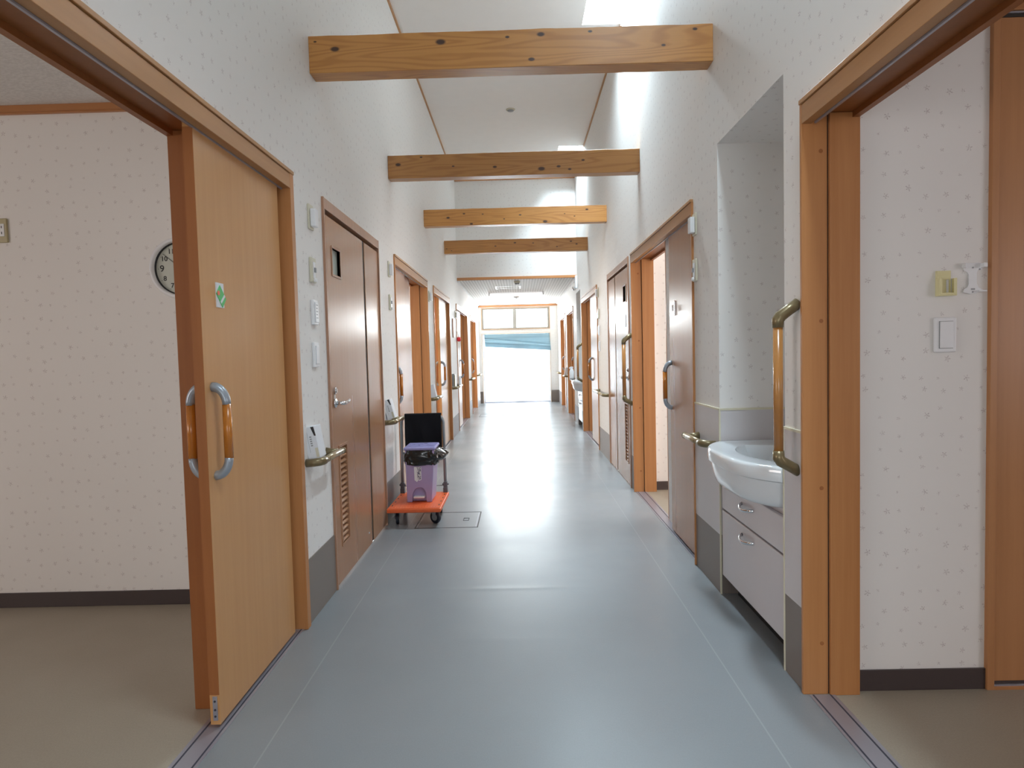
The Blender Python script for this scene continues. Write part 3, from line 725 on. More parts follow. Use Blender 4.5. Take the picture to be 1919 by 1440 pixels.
# ------------------------------------------------------------------ wash basins
def basin(y0, y1, label):
    ym, hw = (y0+y1)/2, (y1-y0)/2
    t = thing('wash_basin', label, 'wash basin', (1.3, ym, 0))
    def front(v):   # v -1..1 across
        return 1.01 - .125*(1-abs(v)**3.4)
    def ring(xb, inset, z, k=1.0, n=28):
        pts = []
        for i in range(n+1):
            v = -1+2*i/n
            pts.append((front(v)+inset, ym + v*(hw-.004-inset*.8*k), z))
        pts.append((xb, ym+(hw-.004), z)); pts.append((xb, ym-(hw-.004), z))
        return pts
    q = MB()
    rings = [ring(1.53,.075,.618), ring(1.53,.048,.628), ring(1.53,.030,.650), ring(1.53,.020,.690), ring(1.53,.012,.736), ring(1.53,.012,.7375), ring(1.53,.024,.738), ring(1.53,.024,.7415), ring(1.53,.001,.742), ring(1.53,.0,.7425), ring(1.53,-.001,.745), ring(1.53,.0,.788), ring(1.53,.002,.795), ring(1.53,.007,.8005), ring(1.53,.014,.802), ring(1.53,.034,.801)]
    # apron deeper at the bottom
    vr = [[q.bm.verts.new(p) for p in r_] for r_ in rings]
    m_ = len(vr[0])
    for a in range(len(vr)-1):
        for i in range(m_): q.bm.faces.new((vr[a][i], vr[a][(i+1) % m_], vr[a+1][(i+1) % m_], vr[a+1][i]))
    q.bm.faces.new(vr[0][::-1])
    # deck with bowl
    cx = 1.19
    def bowl(u, v):  # v ring from rim inwards 0..1
        a = 2*PI*u
        return a, v
    nb = m_
    prev = vr[-1]
    outer = [Vector(p) for p in rings[-1]]
    steps = [(.30,.0),(.46,-.004),(.50,-.022),(.58,-.075),(.72,-.115),(.88,-.13)]
    for fr, dz in steps:
        cur_ = []
        for p in outer:
            c = Vector((cx, ym, 0)); dv = Vector((p.x-c.x, p.y-c.y, 0))
            ang = math.atan2(dv.y/.30, dv.x/.24)
            e = Vector((c.x+.205*math.cos(ang), c.y+.29*math.sin(ang), .8))   # oval rim
            if dz == 0: w_ = Vector((p.x, p.y, .8)).lerp(e, .55)
            elif dz == -.004: w_ = e.copy()
            else:
                k = {-.022:.965, -.075:.86, -.115:.62, -.13:.25}[dz]
                w_ = Vector((c.x+(e.x-c.x)*k, c.y+(e.y-c.y)*k, .8))
            cur_.append(q.bm.verts.new((w_.x, w_.y, .8+dz)))
        for i in range(m_): q.bm.faces.new((prev[i], prev[(i+1) % m_], cur_[(i+1) % m_], cur_[i]))
        prev = cur_
    q.bm.faces.new(prev)
    o = q.build('bowl', ceram, t, smooth=True); o.data.set_sharp_from_angle(angle=.75)
    q = MB(); q.box(1.47, 1.53, ym-hw+.01, ym+hw-.01, .80, .86); q.build('splashback', ceram, t, bevel=.008)
    q = MB(); q.cyl((1.47, ym, .80), (0,0,1), .022, .05, 20); q.tube([(1.47,ym,.85),(1.46,ym,.90),(1.42,ym,.93),(1.36,ym,.925),(1.33,ym,.90)], .011, 12); q.box(1.45,1.49,ym-.008,ym+.008,.93,.955)
    q.build('tap', chrome, t, smooth=True)
    q = MB(); q.box(1.045, 1.52, ym-hw+.008, ym+hw-.008, .10, .655); q.build('cabinet', cab_m, t, bevel=.003)
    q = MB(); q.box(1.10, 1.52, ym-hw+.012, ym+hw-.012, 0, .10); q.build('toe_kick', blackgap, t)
    for z0, z1, hz in ((.105,.446,.402),(.454,.600,.548)):
        dd = MB().box(1.022, 1.044, ym-hw+.006, ym+hw-.006, z0, z1).build('drawer', cab_m, t, bevel=.005, seg=3)
        pts = [(1.022 - .032*math.sin(PI*i/12)**.6, ym - .062 + .15*i/12, hz - .010*math.sin(PI*i/12)) for i in range(13)]
        MB().tube(pts, .0055, 10, squash=1.5).build('drawer_pull', chrome, dd, smooth=True)
basin(2.475, 3.258, 'white wash basin over glossy drawers in the near right niche')
basin(10.49, 11.19, 'second wash basin, far along in the narrow-looking right niche')

# ------------------------------------------------------------------ wall fittings
def plate(s, y, z, name, label, cat, w_=.07, h=.125, th=.012, mat=w_ivory, detail=None, group='wall plates by the doorways'):
    t = thing(name, label, cat, (X(s,0), y, z), group)
    MB().box(X(s,0), X(s,-th), y-w_/2, y+w_/2, z-h/2, z+h/2).build('plate', mat, t, bevel=.004, seg=3)
    if detail == 'sensor':
        q = MB(); q.lathe((X(s,-th), y, z+.022), (-s,0,0), [(.026,0),(.026,.014),(.022,.022),(.012,.026)], 20); q.box(X(s,-th), X(s,-th-.012), y-.024, y+.024, z-.052, z-.024)
        q.build('sensor_head', w_white, t, bevel=.002)
    if detail == 'night':
        q = MB(); q.box(X(s,-th), X(s,-th-.028), y-.026, y+.026, z-.05, z+.04); q.build('lamp_cover', w_white, t, bevel=.006, seg=3)
    if detail == 'outlet':
        q = MB(); q.box(X(s,-th), X(s,-th-.003), y-.017, y+.017, z-.04, z+.04); q.build('insert', w_white, t, bevel=.001)
        q = MB(); q.box(X(s,-th-.003), X(s,-th-.010), y-.009, y+.009, z-.012, z+.012); q.build('button', greyp, t, bevel=.001)
        q = MB(); q.cyl((X(s,-th), y, z-.05), (-s,0,0), .010, .012, 12); q.build('lamp_lens', w_white, t)
    if detail == 'panel':
        q = MB(); q.box(X(s,-th), X(s,-th-.006), y-.024, y+.024, z-.05, z+.05); q.build('cover', w_white, t, bevel=.002)
        q = MB()
        for k in range(5): q.box(X(s,-th-.006), X(s,-th-.0065), y-.016, y+.012-.006*(k % 2), z+.034-.016*k, z+.038-.016*k)
        q.build('printed_lines', greyp, t)
    if detail == 'switch':
        q = MB(); q.box(X(s,-th), X(s,-th-.006), y-.022, y+.022, z-.045, z+.045); q.build('rocker', w_white, t, bevel=.002)
    if detail == 'blank': pass
    return t
plate(-1, 3.225, 1.982, 'night_light', 'white night light topmost of four fittings by the near left doorway', 'night light', detail='night', th=.010)
plate(-1, 3.222, 1.717, 'wall_outlet', 'ivory call outlet with grey button, second of the four left fittings', 'outlet', detail='outlet', th=.014)
plate(-1, 3.222, 1.505, 'control_panel', 'white printed control panel, third down by the near left doorway', 'control panel', detail='panel', th=.016, mat=w_white)
plate(-1, 3.218, 1.292, 'light_switch', 'white light switch lowest of four by the near left doorway', 'switch', detail='switch', th=.014, mat=w_white)
plate(-1, 5.16, 1.978, 'night_light', 'night light left of the third left doorway', 'night light', detail='night', th=.010)
plate(-1, 5.155, 1.711, 'wall_outlet', 'call outlet under the night light, left of the third left doorway', 'outlet', detail='outlet', th=.014)
plate(-1, 7.45, 1.965, 'night_light', 'night light left of the fourth left doorway', 'night light', detail='night')
plate(-1, 10.5, 1.942, 'night_light', 'night light above the notice and red pull ball', 'night light', detail='night', mat=beigep)
plate(1, 3.675, 1.98, 'night_light', 'white-covered night light right of the half open right door', 'night light', detail='night', th=.010)
plate(1, 3.675, 1.722, 'wall_outlet', 'call outlet with small hook, below the right night light', 'outlet', detail='outlet', th=.012)
plate(1, 8.12, 2.02, 'night_light', 'topmost fitting in the column past the right louvred door', 'night light', detail='night')
plate(1, 8.10, 1.75, 'wall_outlet', 'second fitting down in the column past the right louvred door', 'outlet', detail='outlet')
plate(1, 8.08, 1.54, 'control_panel', 'third fitting down in the column past the right louvred door', 'control panel', detail='panel', mat=w_white)
plate(1, 8.06, 1.34, 'light_switch', 'lowest fitting in the column past the right louvred door', 'switch', detail='switch', mat=w_white)

# glove boxes on the rails
GG = 'glove boxes leaning on the left handrails'
def glovebox(s, x, y, z, tilt, label, dx=.058, dy=.10, dz=.155, slot=True, yt=0):
    t = thing('glove_box', label, 'box', (x, y, z), GG)
    def tf(q):
        q.rotate(tilt, 'Y', (x, y, z)); q.rotate(yt, 'X', (x, y, z)); return q
    tf(MB().box(x-dx/2, x+dx/2, y, y+dy, z, z+dz)).build('carton', paperw, t, bevel=.002)
    if slot:
        q = MB(); q.box(x+dx/2-.0005, x+dx/2+.0008, y+.012, y+.045, z+dz*.55, z+dz*.985); q.box(x+dx*.22, x+dx/2+.0008, y-.0008, y+.0005, z+dz*.60, z+dz*.985)
        q = MB(); q.prism([(x+dx*.16, y-.0008, z+dz*.99), (x+dx*.42, y-.0008, z+dz*.99), (x+dx*.50, y-.0008, z+dz*.70), (x+dx*.36, y-.0008, z+dz*.70)], (0,.001,0))
        tf(q).build('opening', blackp, t)
        q = MB()
        for k in range(5): q.box(x-.004, x+.006, y-.0008, y+.0002, z+dz*.70-.0105*k-.006, z+dz*.70-.0105*k)
        q.box(x-.0125, x-.0115, y-.0008, y+.0002, z+.03, z+dz*.9)
        tf(q).build('printed_lettering', greyp, t)
        q = MB(); q.box(x+.013, x+dx/2-.002, y-.0008, y+.0002, z+.004, z+.05); tf(q).build('label_patch', w_ivory, t)
glovebox(-1, -1.003, 3.055, .789, -.16, 'white glove box with black slot on the handrail by the near louvred door')
glovebox(-1, -.992, 4.865, .797, -.26, 'white glove box tilted on the handrail above the trolley', dz=.15)
glovebox(-1, -1.0, 7.36, .79, -.20, 'small white box on the third left handrail', dx=.065, dz=.15, slot=False)
t = thing('leaflet_stack', 'white and green leaflets standing on the fourth left handrail', 'leaflets', (-.99, 9.75, .79))
q = MB(); q.box(-1.03, -1.0, 9.74, 9.9, .793, .99); q.build('folder', greyp, t)
q = MB(); q.box(-.995, -.985, 9.73, 9.88, .793, .97); q.build('leaflet', yellowp, t)
q = MB(); q.box(-.982, -.955, 10.2, 10.36, .793, .93); q.build('tissue_pack', paperw, t, bevel=.004)
glovebox(1, .975, 13.5, .79, .18, 'white box leaning on the right handrail before the last doorway', dx=.06, dz=.17, slot=False)
# spray bottle
t = thing('spray_bottle', 'white spray bottle with its holder on the far right handrail', 'bottle', (.93, 11.36, .80))
MB().lathe((.93,11.36,.800), (0,0,1), [(.040,0),(.042,.02),(.042,.13),(.030,.17),(.015,.19),(.014,.20)], 20).build('bottle_body', w_white, t, smooth=True)
q = MB(); q.box(.905,.955,11.345,11.375,.99,1.02); q.box(.885,.908,11.352,11.368,.985,1.01); q.tube([(.93,11.36,.99),(.918,11.36,.975),(.905,11.36,.95)],.005,8); q.build('trigger', w_white, t, bevel=.003)
q = MB(); q.box(.885,.985,11.31,11.41,.7922,.800); q.build('holder', blackp, t, bevel=.004)
# poster, pull ball
t = thing('notice_board', 'small white notice on the left wall above the red pull ball', 'notice', (X(-1,0), 10.15, 1.7))
MB().box(X(-1,0), X(-1,-.01), 10.02, 10.32, 1.56, 1.84).build('sheet', paperw, t, bevel=.001)
MB().box(X(-1,-.003), X(-1,-.016), 10.0, 10.025, 1.55, 1.85).build('edge_strip', w_dark, t)
t = thing('alarm_pull', 'red pull ball with hanging cord near the fifth left doorway', 'alarm pull', (-.995, 10.62, 1.54))
q = MB(); q.lathe((-.995,10.62,1.50), (0,0,1), [(.004,0),(.022,.006),(.032,.022),(.035,.04),(.032,.056),(.022,.071),(.004,.078)], 18); q.build('ball', redp, t, smooth=True)
q = MB(); q.tube([(-.998,10.61,1.575),(-1.0,10.61,1.62),(-1.015,10.60,1.66),(-1.034,10.6,1.66)],.004,8); q.tube([(-.995,10.62,1.50),(-.993,10.625,1.35),(-.998,10.63,1.2),(-.994,10.62,1.08)],.003,8); q.build('cord', greyp, t)
t = thing('alarm_light', 'white wall alarm high on the right where the lowered ceiling begins', 'alarm', (.98, 10.95, 2.4))
MB().box(.985, 1.021, 10.92, 11.0, 2.36, 2.58).build('housing', w_white, t, bevel=.008, seg=3)
MB().lathe((.965,10.96,2.33), (0,0,1), [(.012,0),(.028,.01),(.03,.05),(.022,.06)], 16).build('lens', chrome, t, smooth=True)

# door sign
t = thing('door_sign', 'green and white room sign with a red dot on the near left sliding door', 'sign', (X(-1,.028), 2.27, 1.505))
xf = X(-1,.028)
MB().box(xf, xf+.004, 2.245, 2.300, 1.462, 1.549).build('plate', paperw, t)
q = MB(); q.prism([(xf+.004, 2.268, 1.541), (xf+.004, 2.240, 1.509), (xf+.004, 2.284, 1.463), (xf+.004, 2.312, 1.494)], (.0025,0,0)); q.build('green_diamond', greenp, t)
q = MB(); q.prism([(xf+.0066, 2.297, 1.510), (xf+.0066, 2.303, 1.503), (xf+.0066, 2.273, 1.476), (xf+.0066, 2.266, 1.483)], (.0008,0,0)); q.build('white_band', paperw, t)
MB().cyl((xf+.0066, 2.253, 1.512), (1,0,0), .0085, .0015, 18).build('red_dot', salmon, t)

# clock in left front room
ck = thing('wall_clock', 'round white-rimmed wall clock half hidden by the near left sliding door', 'clock', (-1.717, 3.28, 1.751))
C = Vector((-1.717, 3.28, 1.751)); R_ = .156
q = MB(); n = 56; prof = [(R_-.004,0),(R_,.004),(R_,.030),(R_-.005,.038),(R_-.015,.040),(R_-.020,.034),(R_-.022,.008)]
rg = [[q.bm.verts.new((C.x+r_*math.cos(2*PI*j/n), C.y-h_, C.z+r_*math.sin(2*PI*j/n))) for j in range(n)] for r_, h_ in prof]
for a in range(len(prof)-1):
    for j in range(n): q.bm.faces.new((rg[a][j], rg[a][(j+1) % n], rg[a+1][(j+1) % n], rg[a+1][j]))
q.build('rim', w_white, ck, smooth=True)
q = MB(); prof = [(R_-.0218,.008),(R_-.0221,.020),(R_-.0265,.0125),(R_-.027,.008)]
rg = [[q.bm.verts.new((C.x+r_*math.cos(2*PI*j/n), C.y-h_, C.z+r_*math.sin(2*PI*j/n))) for j in range(n)] for r_, h_ in prof]
for a in range(len(prof)-1):
    for j in range(n): q.bm.faces.new((rg[a][j], rg[a][(j+1) % n], rg[a+1][(j+1) % n], rg[a+1][j]))
q.build('inner_ring', blackp, ck, smooth=True)
MB().cyl((C.x, C.y-.001, C.z), (0,-1,0), R_-.024, .009, 56).build('dial', dialm, ck)
for hnum in range(1, 13):
    a = PI/2 - hnum*PI/6
    cu2 = bpy.data.curves.new('numeral', 'FONT'); cu2.body = str(hnum); cu2.size = .046 if hnum in (3,6,9,12) else .034
    cu2.align_x = 'CENTER'; cu2.align_y = 'CENTER'; cu2.extrude = .0004; cu2.offset = .0006
    o = bpy.data.objects.new('numeral', cu2); COL.objects.link(o); o.parent = ck
    o.location = (.100*math.cos(a), -.0106, .100*math.sin(a)); o.rotation_euler = (PI/2, 0, 0)
    bpy.context.view_layer.update()
    me = bpy.data.meshes.new_from_object(o.evaluated_get(bpy.context.evaluated_depsgraph_get()))
    loc, rot = o.location.copy(), o.rotation_euler.copy(); bpy.data.objects.remove(o)
    me.materials.clear(); me.materials.append(blackp)
    o = bpy.data.objects.new('numeral', me); COL.objects.link(o); o.parent = ck; o.location = loc; o.rotation_euler = rot
q = MB()
for k in range(60):
    a = k*PI/30; r0 = .116 if k % 5 == 0 else .1185
    c_ = Vector((C.x+.119*math.cos(a), C.y-.0103, C.z+.119*math.sin(a)))
    if k % 5 == 0: q.cyl(c_, (0,-1,0), .0017, .0006, 8)
tag(q.build('minute_dots', blackp, ck), kind='stuff')
q = MB(); q.box(C.x-.028, C.x+.028, C.y-.0112, C.y-.010, C.z+.040, C.z+.066); q.build('upper_display', lcd, ck)
q = MB(); q.box(C.x-.022, C.x+.022, C.y-.0112, C.y-.010, C.z-.066, C.z-.040); q.build('lower_display', lcd, ck)
def hand(ang, ln, wd, yy, nm):
    q = MB(); u = Vector((math.cos(ang), 0, math.sin(ang))); v = Vector((-math.sin(ang), 0, math.cos(ang)))
    a = C - u*.02; a.y = C.y-yy; b2 = C + u*ln; b2.y = C.y-yy
    q.prism([a+v*wd, a-v*wd, b2-v*wd*.6, b2+v*wd*.6], (0,-.0008,0)); q.build(nm, blackp, ck)
hand(PI-.69, .118, .0016, .0125, 'minute_hand'); hand(.55, .07, .0028, .0145, 'hour_hand')
MB().cyl((C.x, C.y-.010, C.z), (0,-1,0), .006, .007, 16).build('spindle', blackp, ck)

# outlet in left front room
t = thing('wall_outlet', 'beige double outlet on the left front room wall at the picture edge', 'outlet', (-2.642, 3.28, 1.968))
MB().box(-2.678, -2.606, 3.268, 3.28, 1.907, 2.030).build('plate', beigep, t, bevel=.004, seg=3)
MB().box(-2.665, -2.618, 3.265, 3.269, 1.938, 2.002).build('insert', w_white, t, bevel=.001)
q = MB()
for zz in (1.955, 1.985):
    for xx in (-2.652, -2.631): q.box(xx-.002, xx+.002, 3.2643, 3.266, zz-.006, zz+.006)
q.build('slots', blackp, t)

# right room fittings on wall y=2.308
yw = 2.308
t = thing('light_switch', 'white rocker light switch on the right front room wall', 'switch', (1.5235, yw, 1.30))
MB().box(1.484, 1.563, yw-.012, yw, 1.237, 1.363).build('plate', w_white, t, bevel=.007, seg=4)
MB().box(1.499, 1.549, yw-.0125, yw-.0115, 1.251, 1.349).build('gap', greyp, t)
MB().box(1.501, 1.548, yw-.017, yw-.0121, 1.2525, 1.3475).build('rocker', w_white, t, bevel=.002)
t = thing('remote_holder', 'yellowed clear plastic remote holder above the right room switch', 'holder', (1.520, yw, 1.48))
q = MB(); q.box(1.494, 1.546, yw-.003, yw, 1.440, 1.528); q.build('back_plate', yellowp, t, bevel=.001)
q = MB(); q.box(1.492, 1.496, yw-.024, yw, 1.438, 1.500); q.box(1.550, 1.554, yw-.024, yw, 1.438, 1.500); q.box(1.496, 1.550, yw-.024, yw, 1.438, 1.442)
q.box(1.492, 1.496, yw-.012, yw, 1.500, 1.527)
q.build('tray_sides', yellowp, t, bevel=.001)
q = MB(); q.box(1.496, 1.502, yw-.024, yw-.021, 1.442, 1.500); q.box(1.544, 1.550, yw-.024, yw-.021, 1.442, 1.500); q.box(1.502, 1.544, yw-.024, yw-.021, 1.442, 1.449)
q.build('front_lip', yellowp, t, bevel=.001)
q = MB(); q.box(1.529, 1.537, yw-.0045, yw-.003, 1.447, 1.496); q.build('white_tape', w_white, t)
t = thing('wall_bracket', 'empty white plastic bracket with hooked ends beside the closet door', 'bracket', (1.625, yw, 1.497))
pts = [(1.601,1.446),(1.588,1.449),(1.590,1.461),(1.602,1.466),(1.607,1.478),(1.607,1.512),(1.601,1.521),(1.590,1.526),(1.588,1.536),(1.584,1.538),(1.588,1.553),(1.650,1.554),(1.655,1.530),(1.641,1.528),(1.636,1.518),(1.636,1.480),(1.642,1.466),(1.658,1.457),(1.658,1.450),(1.640,1.449),(1.632,1.444),(1.612,1.443)]
q = MB(); q.prism([(a, yw-.006, b_) for a, b_ in pts], (0,.006,0)); q.build('back_plate', w_white, t, bevel=.001)
for bb in ((1.648,1.660,yw-.026,yw-.004,1.535,1.551),(1.584,1.590,yw-.022,yw-.004,1.534,1.552),(1.645,1.660,yw-.024,yw-.004,1.449,1.455)): MB().box(*bb).build('hook', w_white, t, bevel=.002)
for sx_, sz_ in ((1.621,1.536),(1.621,1.450),(1.645,1.530)): MB().cyl((sx_, yw-.0062, sz_), (0,-1,0), .003, .001, 10).build('screw', greyp, t)
MB().box(1.615,1.629,yw-.0066,yw-.006,1.457,1.463).build('moulded_mark', greyp, t)

# ceiling fittings
t = thing('ceiling_sensor', 'small round sensor set in the high white ceiling', 'sensor', (-.03, 8.0, ZC))
MB().lathe((-.03,8.0,ZC), (0,0,-1), [(.056,0),(.056,.006),(.045,.012),(.044,.012)], 28).build('ring', w_ivory, t, smooth=True)
MB().lathe((-.03,8.0,ZC-.010), (0,0,-1), [(.043,0),(.036,.010),(.012,.015)], 24).build('core', greyp, t, smooth=True)
t = thing('smoke_detector', 'domed smoke detector hanging at the near edge of the lowered ceiling', 'smoke detector', (-.005, 11.3, 2.55))
MB().lathe((-.005,11.3,2.55), (0,0,-1), [(.052,0),(.055,.012),(.050,.03)], 24).build('base', w_ivory, t, smooth=True)
MB().lathe((-.005,11.3,2.52), (0,0,-1), [(.040,0),(.038,.022),(.022,.032)], 24).build('head', greyp, t, smooth=True)
lit, _nt, _b = newmat('lit_lamp_tube'); _b.inputs['Emission Color'].default_value = (1,.98,.95,1); _b.inputs['Emission Strength'].default_value = 2.0
t = thing('ceiling_lamp', 'long white fluorescent lamp across the lowered ceiling', 'lamp', (-.03, 13.3, 2.55))
q = MB(); q.prism([(-.60,13.24,2.549),(-.60,13.36,2.549),(-.60,13.34,2.515),(-.60,13.26,2.515)], (1.14,0,0)); q.build('body', w_white, t, bevel=.002)
for yy in (13.24, 13.36): MB().tube([(-.57,yy,2.492),(.51,yy,2.492)], .016, 12).build('tube', lit, t, smooth=True)
for xx in (-.60, .515): MB().box(xx,xx+.025,13.21,13.39,2.475,2.55).build('end_cap', w_white, t, bevel=.003)
t = thing('access_hatch', 'square hatch in the lowered ceiling in front of the lamp', 'hatch', (-.18, 12.3, 2.55))
q = MB(); q.box(-.42,-.40,12.05,12.5,2.544,2.55); q.box(.04,.06,12.05,12.5,2.544,2.55); q.box(-.40,.04,12.05,12.07,2.544,2.55); q.box(-.40,.04,12.48,12.5,2.544,2.55); q.build('frame', w_white, t)
MB().box(-.395,.035,12.075,12.475,2.546,2.55).build('panel', acou, t)
t = thing('ceiling_rose', 'small round white fitting on the lowered ceiling beyond the lamp', 'ceiling fitting', (-.03, 14.3, 2.55))
MB().lathe((-.03,14.3,2.55), (0,0,-1), [(.06,0),(.06,.02),(.045,.035)], 24).build('cap', w_white, t, smooth=True)
MB().cyl((-.03,14.3,2.515), (0,0,-1), .02, .012, 16).build('lens', greyp, t)

# floor hatches
for (x0, x1, y0, y1, lab) in ((-.805,-.335,4.645,5.11,'thin-framed floor hatch beside the orange trolley'), (-.85,-.365,13.0,13.57,'distant floor hatch near the last left doorways')):
    t = thing('floor_hatch', lab, 'hatch', ((x0+x1)/2, (y0+y1)/2, 0), 'floor hatches')
    q = MB(); q.box(x0,x1,y0,y0+.008,-.001,.0012); q.box(x0,x1,y1-.008,y1,-.001,.0012); q.box(x0,x0+.007,y0+.008,y1-.008,-.001,.0012); q.box(x1-.007,x1,y0+.008,y1-.008,-.001,.0012)
    q.build('dark_joint', gap_m, t)
    MB().box(x1-.020,x1-.016,y0+.02,y1-.02,-.001,.0014).build('metal_edge', alu, t); MB().box(x0+.016,x0+.018,y0+.02,y1-.02,-.001,.0014).build('metal_edge', alu, t)
    hx, hy_ = x1-.105, y0+.235
    q = MB(); q.box(hx-.022,hx+.022,hy_-.036,hy_-.031,-.001,.0016); q.box(hx-.022,hx+.022,hy_+.031,hy_+.036,-.001,.0016); q.box(hx-.022,hx-.018,hy_-.031,hy_+.031,-.001,.0016); q.box(hx+.018,hx+.022,hy_-.031,hy_+.031,-.001,.0016)
    q.build('lift_ring', gap_m, t)

# ------------------------------------------------------------------ trolley
tr = thing('platform_trolley', 'small orange platform trolley with grey folding handle beside the left wall', 'trolley', (-.81, 4.93, 0))
px0, px1, py0, py1, pz = -1.008, -.607, 4.655, 5.22, .15
q = MB(); q.box(px0, px1, py0, py1, pz-.036, pz-.004); q.build('platform', orange, tr, bevel=.008, seg=3)
q = MB(); q.box(px0+.006, px1-.006, py0+.006, py1-.006, pz-.005, pz-.0015)
for k in range(16):
    x = px0+.045+k*.0207
    q.box(x, x+.006, py0+.04, py1-.04, pz-.0015, pz)
o = q.build('ribbed_deck', orange, tr)
q = MB()
for yy in (4.74, 4.86, 4.98, 5.10):
    q.box(px0+.020, px0+.028, yy, yy+.03, pz-.0017, pz+.0004); q.box(px1-.028, px1-.020, yy, yy+.03, pz-.0017, pz+.0004)
q.build('slots', blackp, tr)
def caster(x, y, ang, swivel):
    c = thing('caster', None, None, (0, 0, 0)); c.parent = tr
    off = Vector(tr.location)
    def put(q, nm, mt, **k):
        q.rotate(ang, 'Z', (x, y, 0)); o = q.build(nm, mt, None, **k)
        me = o.data
        for v in me.vertices: v.co -= off
        o.parent = c; return o
    q = MB(); q.lathe((x-.012, y, .048), (1,0,0), [(.034,0),(.045,.001),(.048,.006),(.048,.018),(.045,.023),(.034,.024)], 28); put(q, 'tyre', rubber, smooth=True)
    q = MB(); q.cyl((x-.014, y, .048), (1,0,0), .026, .028, 20); q.cyl((x-.019, y, .048), (1,0,0), .008, .038, 12); put(q, 'hub', greyp, bevel=.001)
    q = MB()
    for sx in (-1, 1): q.prism([(x+sx*.018-.0015, y-.014, .042), (x+sx*.018-.0015, y+.014, .042), (x+sx*.018-.0015, y+.022, .105), (x+sx*.018-.0015, y-.022, .105)], (.003,0,0))
    q.box(x-.0195, x+.0195, y-.022, y+.022, .102, .113); put(q, 'fork', tubeg if swivel else blackp)
caster(-.955, 4.79, .12, False); caster(-.665, 4.785, .95, True); caster(-.955, 5.12, 0, False); caster(-.665, 5.12, .1, True)
hx0, hx1, hy_, r = -.985, -.632, 5.20, .0125
pts = [(hx0, hy_, .15), (hx0+.003, hy_+.005, .70)]
for i in range(1, 7): a = i/6*PI/2; pts.append((hx0+.06*(1-math.cos(a))+.003, hy_+.006, .725+.06*math.sin(a)))
for i in range(0, 7): a = i/6*PI/2; pts.append((hx1-.003-.06*(1-math.sin(a)), hy_+.006, .725+.06*math.cos(a)))
pts += [(hx1-.003, hy_+.005, .70), (hx1, hy_, .15)]
MB().tube(pts, r, 14).build('handle_tube', tubeg, tr, smooth=True)
MB().tube([(hx0, hy_+.004, .475), (hx1, hy_+.004, .475)], .010, 12).build('cross_bar', tubeg, tr, smooth=True)
MB().tube([(hx0, hy_, .205), (hx1, hy_, .205)], .003, 8).build('release_rod', tubeg, tr, smooth=True)
for hx in (hx0, hx1):
    q = MB(); q.box(hx-.018, hx+.018, hy_-.022, hy_+.022, .148, .19); q.box(hx-.016, hx+.016, hy_-.018, hy_+.018, .188, .235)
    q.cyl((hx-.026, hy_, .215), (1,0,0), .008, .052, 12); q.build('hinge_block', plain('hinge_grey', (.09,.09,.10), .45), tr, bevel=.003)

# bin on the trolley
bn = thing('pedal_bin', 'lilac pedal bin with black liner standing on the orange trolley', 'bin', (-.79, 4.97, pz))
def bx(u, z):   # u 0..1 across, taper
    k = (z-pz)/.40
    a = -.888 - .004*k; b_ = -.698 + .030*k
    return a + (b_-a)*u
fy = lambda z: 4.845 - .004*(z-pz)/.4
q = MB()   # tapered body behind the arch
yb_ = 5.075
v = []
for z in (pz, pz+.40):
    y0_ = fy(z)+.034
    v += [q.bm.verts.new(p) for p in ((bx(0,z), y0_, z), (bx(1,z), y0_, z), (bx(1,z)+.004, yb_, z), (bx(0,z)-.002, yb_, z))]
for f in ((0,3,2,1),(4,5,6,7),(0,1,5,4),(1,2,6,5),(2,3,7,6),(3,0,4,7)): q.bm.faces.new([v[i] for i in f])
q.build('body', lilac, bn, bevel=.012, seg=3)
q = MB()   # front shell with arched pedal opening
out = [(0.0, pz), (.20, pz)]
n_ = 14
for i in range(n_+1):
    a = PI - PI*i/n_
    out.append((.5+.29*math.cos(a), pz+.055+.058*math.sin(a)))
out = [(0, pz), (.21, pz)] + [(.5+.27*math.cos(PI-PI*i/n_), pz+.045+.070*math.sin(PI-PI*i/n_)) for i in range(n_+1)] + [(.79, pz), (1, pz), (1, pz+.40), (0, pz+.40)]
q.prism([(bx(u, z), fy(z), z) for u, z in out], (0, .036, 0))
q.build('front_shell', lilac, bn, bevel=.004, seg=2)
q = MB(); q.box(bx(.28,pz), bx(.72,pz), 4.825, 4.885, pz+.034, pz+.048); q.build('pedal', w_white, bn, bevel=.004, seg=3)
q = MB(); q.box(-.902, -.657, 4.828, 5.095, .552, .578); q.build('lid', lilac_l, bn, bevel=.012, seg=4)
q = MB()
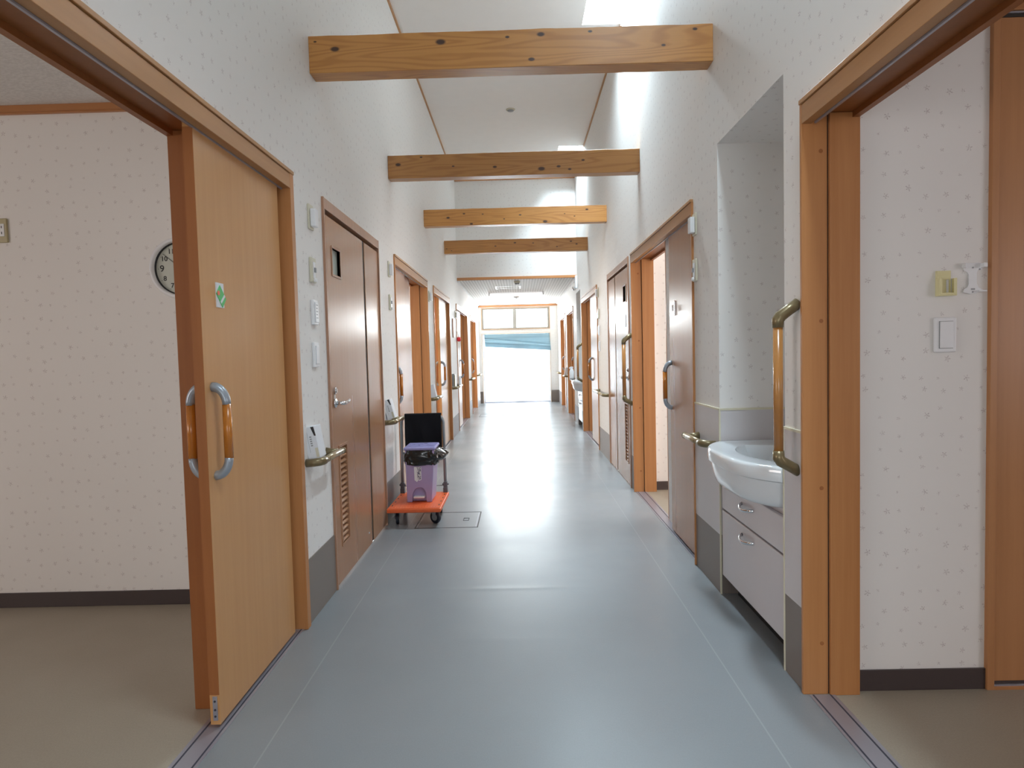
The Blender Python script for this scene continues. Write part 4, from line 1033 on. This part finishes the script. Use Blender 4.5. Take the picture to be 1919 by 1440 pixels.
q.prism([(-.827, 4.8405, .425), (-.772, 4.8405, .425), (-.772, 4.8405, .325), (-.787, 4.8405, .318), (-.795, 4.8405, .324), (-.806, 4.8405, .308), (-.825, 4.8405, .322)], (0,.010,0))
q.build('label_paper', w_white, bn)
q = MB(); q.prism([(-.805, 4.8395, .425), (-.775, 4.8395, .425), (-.775, 4.8395, .328), (-.803, 4.8395, .330)], (0,.001,0)); q.build('handwritten_note', scrib, bn)
# liner
def liner(u, v):
    a = 2*PI*u
    c, s_ = math.cos(a), math.sin(a)
    e = .38
    hx_, hy2 = .122 + .012*math.sin(PI*v), .128 + .01*math.sin(PI*v)
    x = -.778 + hx_*math.copysign(abs(c)**e, c); y = 4.963 + hy2*math.copysign(abs(s_)**e, s_)
    z = .552 - .115*v
    bul = math.exp(-((a-0.15 if a < PI else a-2*PI-.15)/.55)**2)
    x += .055*bul*math.sin(PI*min(1, v*1.05))
    k = noise.noise(Vector((x*34, y*34, z*46))) ; k2 = noise.noise(Vector((x*90, y*90, z*60+4)))
    amp = .008 + .016*bul
    x += c*(amp*k + .003*k2); y += s_*(amp*k + .003*k2)
    if v > .8: z += .010*noise.noise(Vector((x*20, y*20, 3)))
    return (x, y, z)
q = MB(); q.grid(liner, 120, 26); bmesh.ops.remove_doubles(q.bm, verts=q.bm.verts, dist=1e-4)
q.build('bin_liner', bagm, bn, smooth=True)

# black cloth over the trolley handle
def clothf(u, v):
    x = -.950 + .298*u
    L_ = v*.62
    yb2 = hy_+.006
    top = .785+r+.003
    if L_ < .27: z = top-.27+L_; y = yb2-r-.004
    elif L_ < .32:
        a = (L_-.27)/.05*PI; z = top + .002*math.sin(a); y = yb2 - (r+.004)*math.cos(a)
    else: z = top-(L_-.32); y = yb2+r+.004
    y += .004*math.sin(x*40+z*9)*(1 if y < yb2 else -1)*min(1, abs(z-top)*8) - (.004*min(1,abs(z-top)*8) if y < yb2 else 0)
    if L_ < .27: z += (-.02*u)*(1-L_/.27)
    return (x, y, z)
cl = MB().grid(clothf, 30, 60).build('black_cloth', fabric, smooth=True, solid=.003)
tag(cl, 'black cloth draped over the trolley handle behind the bin', 'cloth')
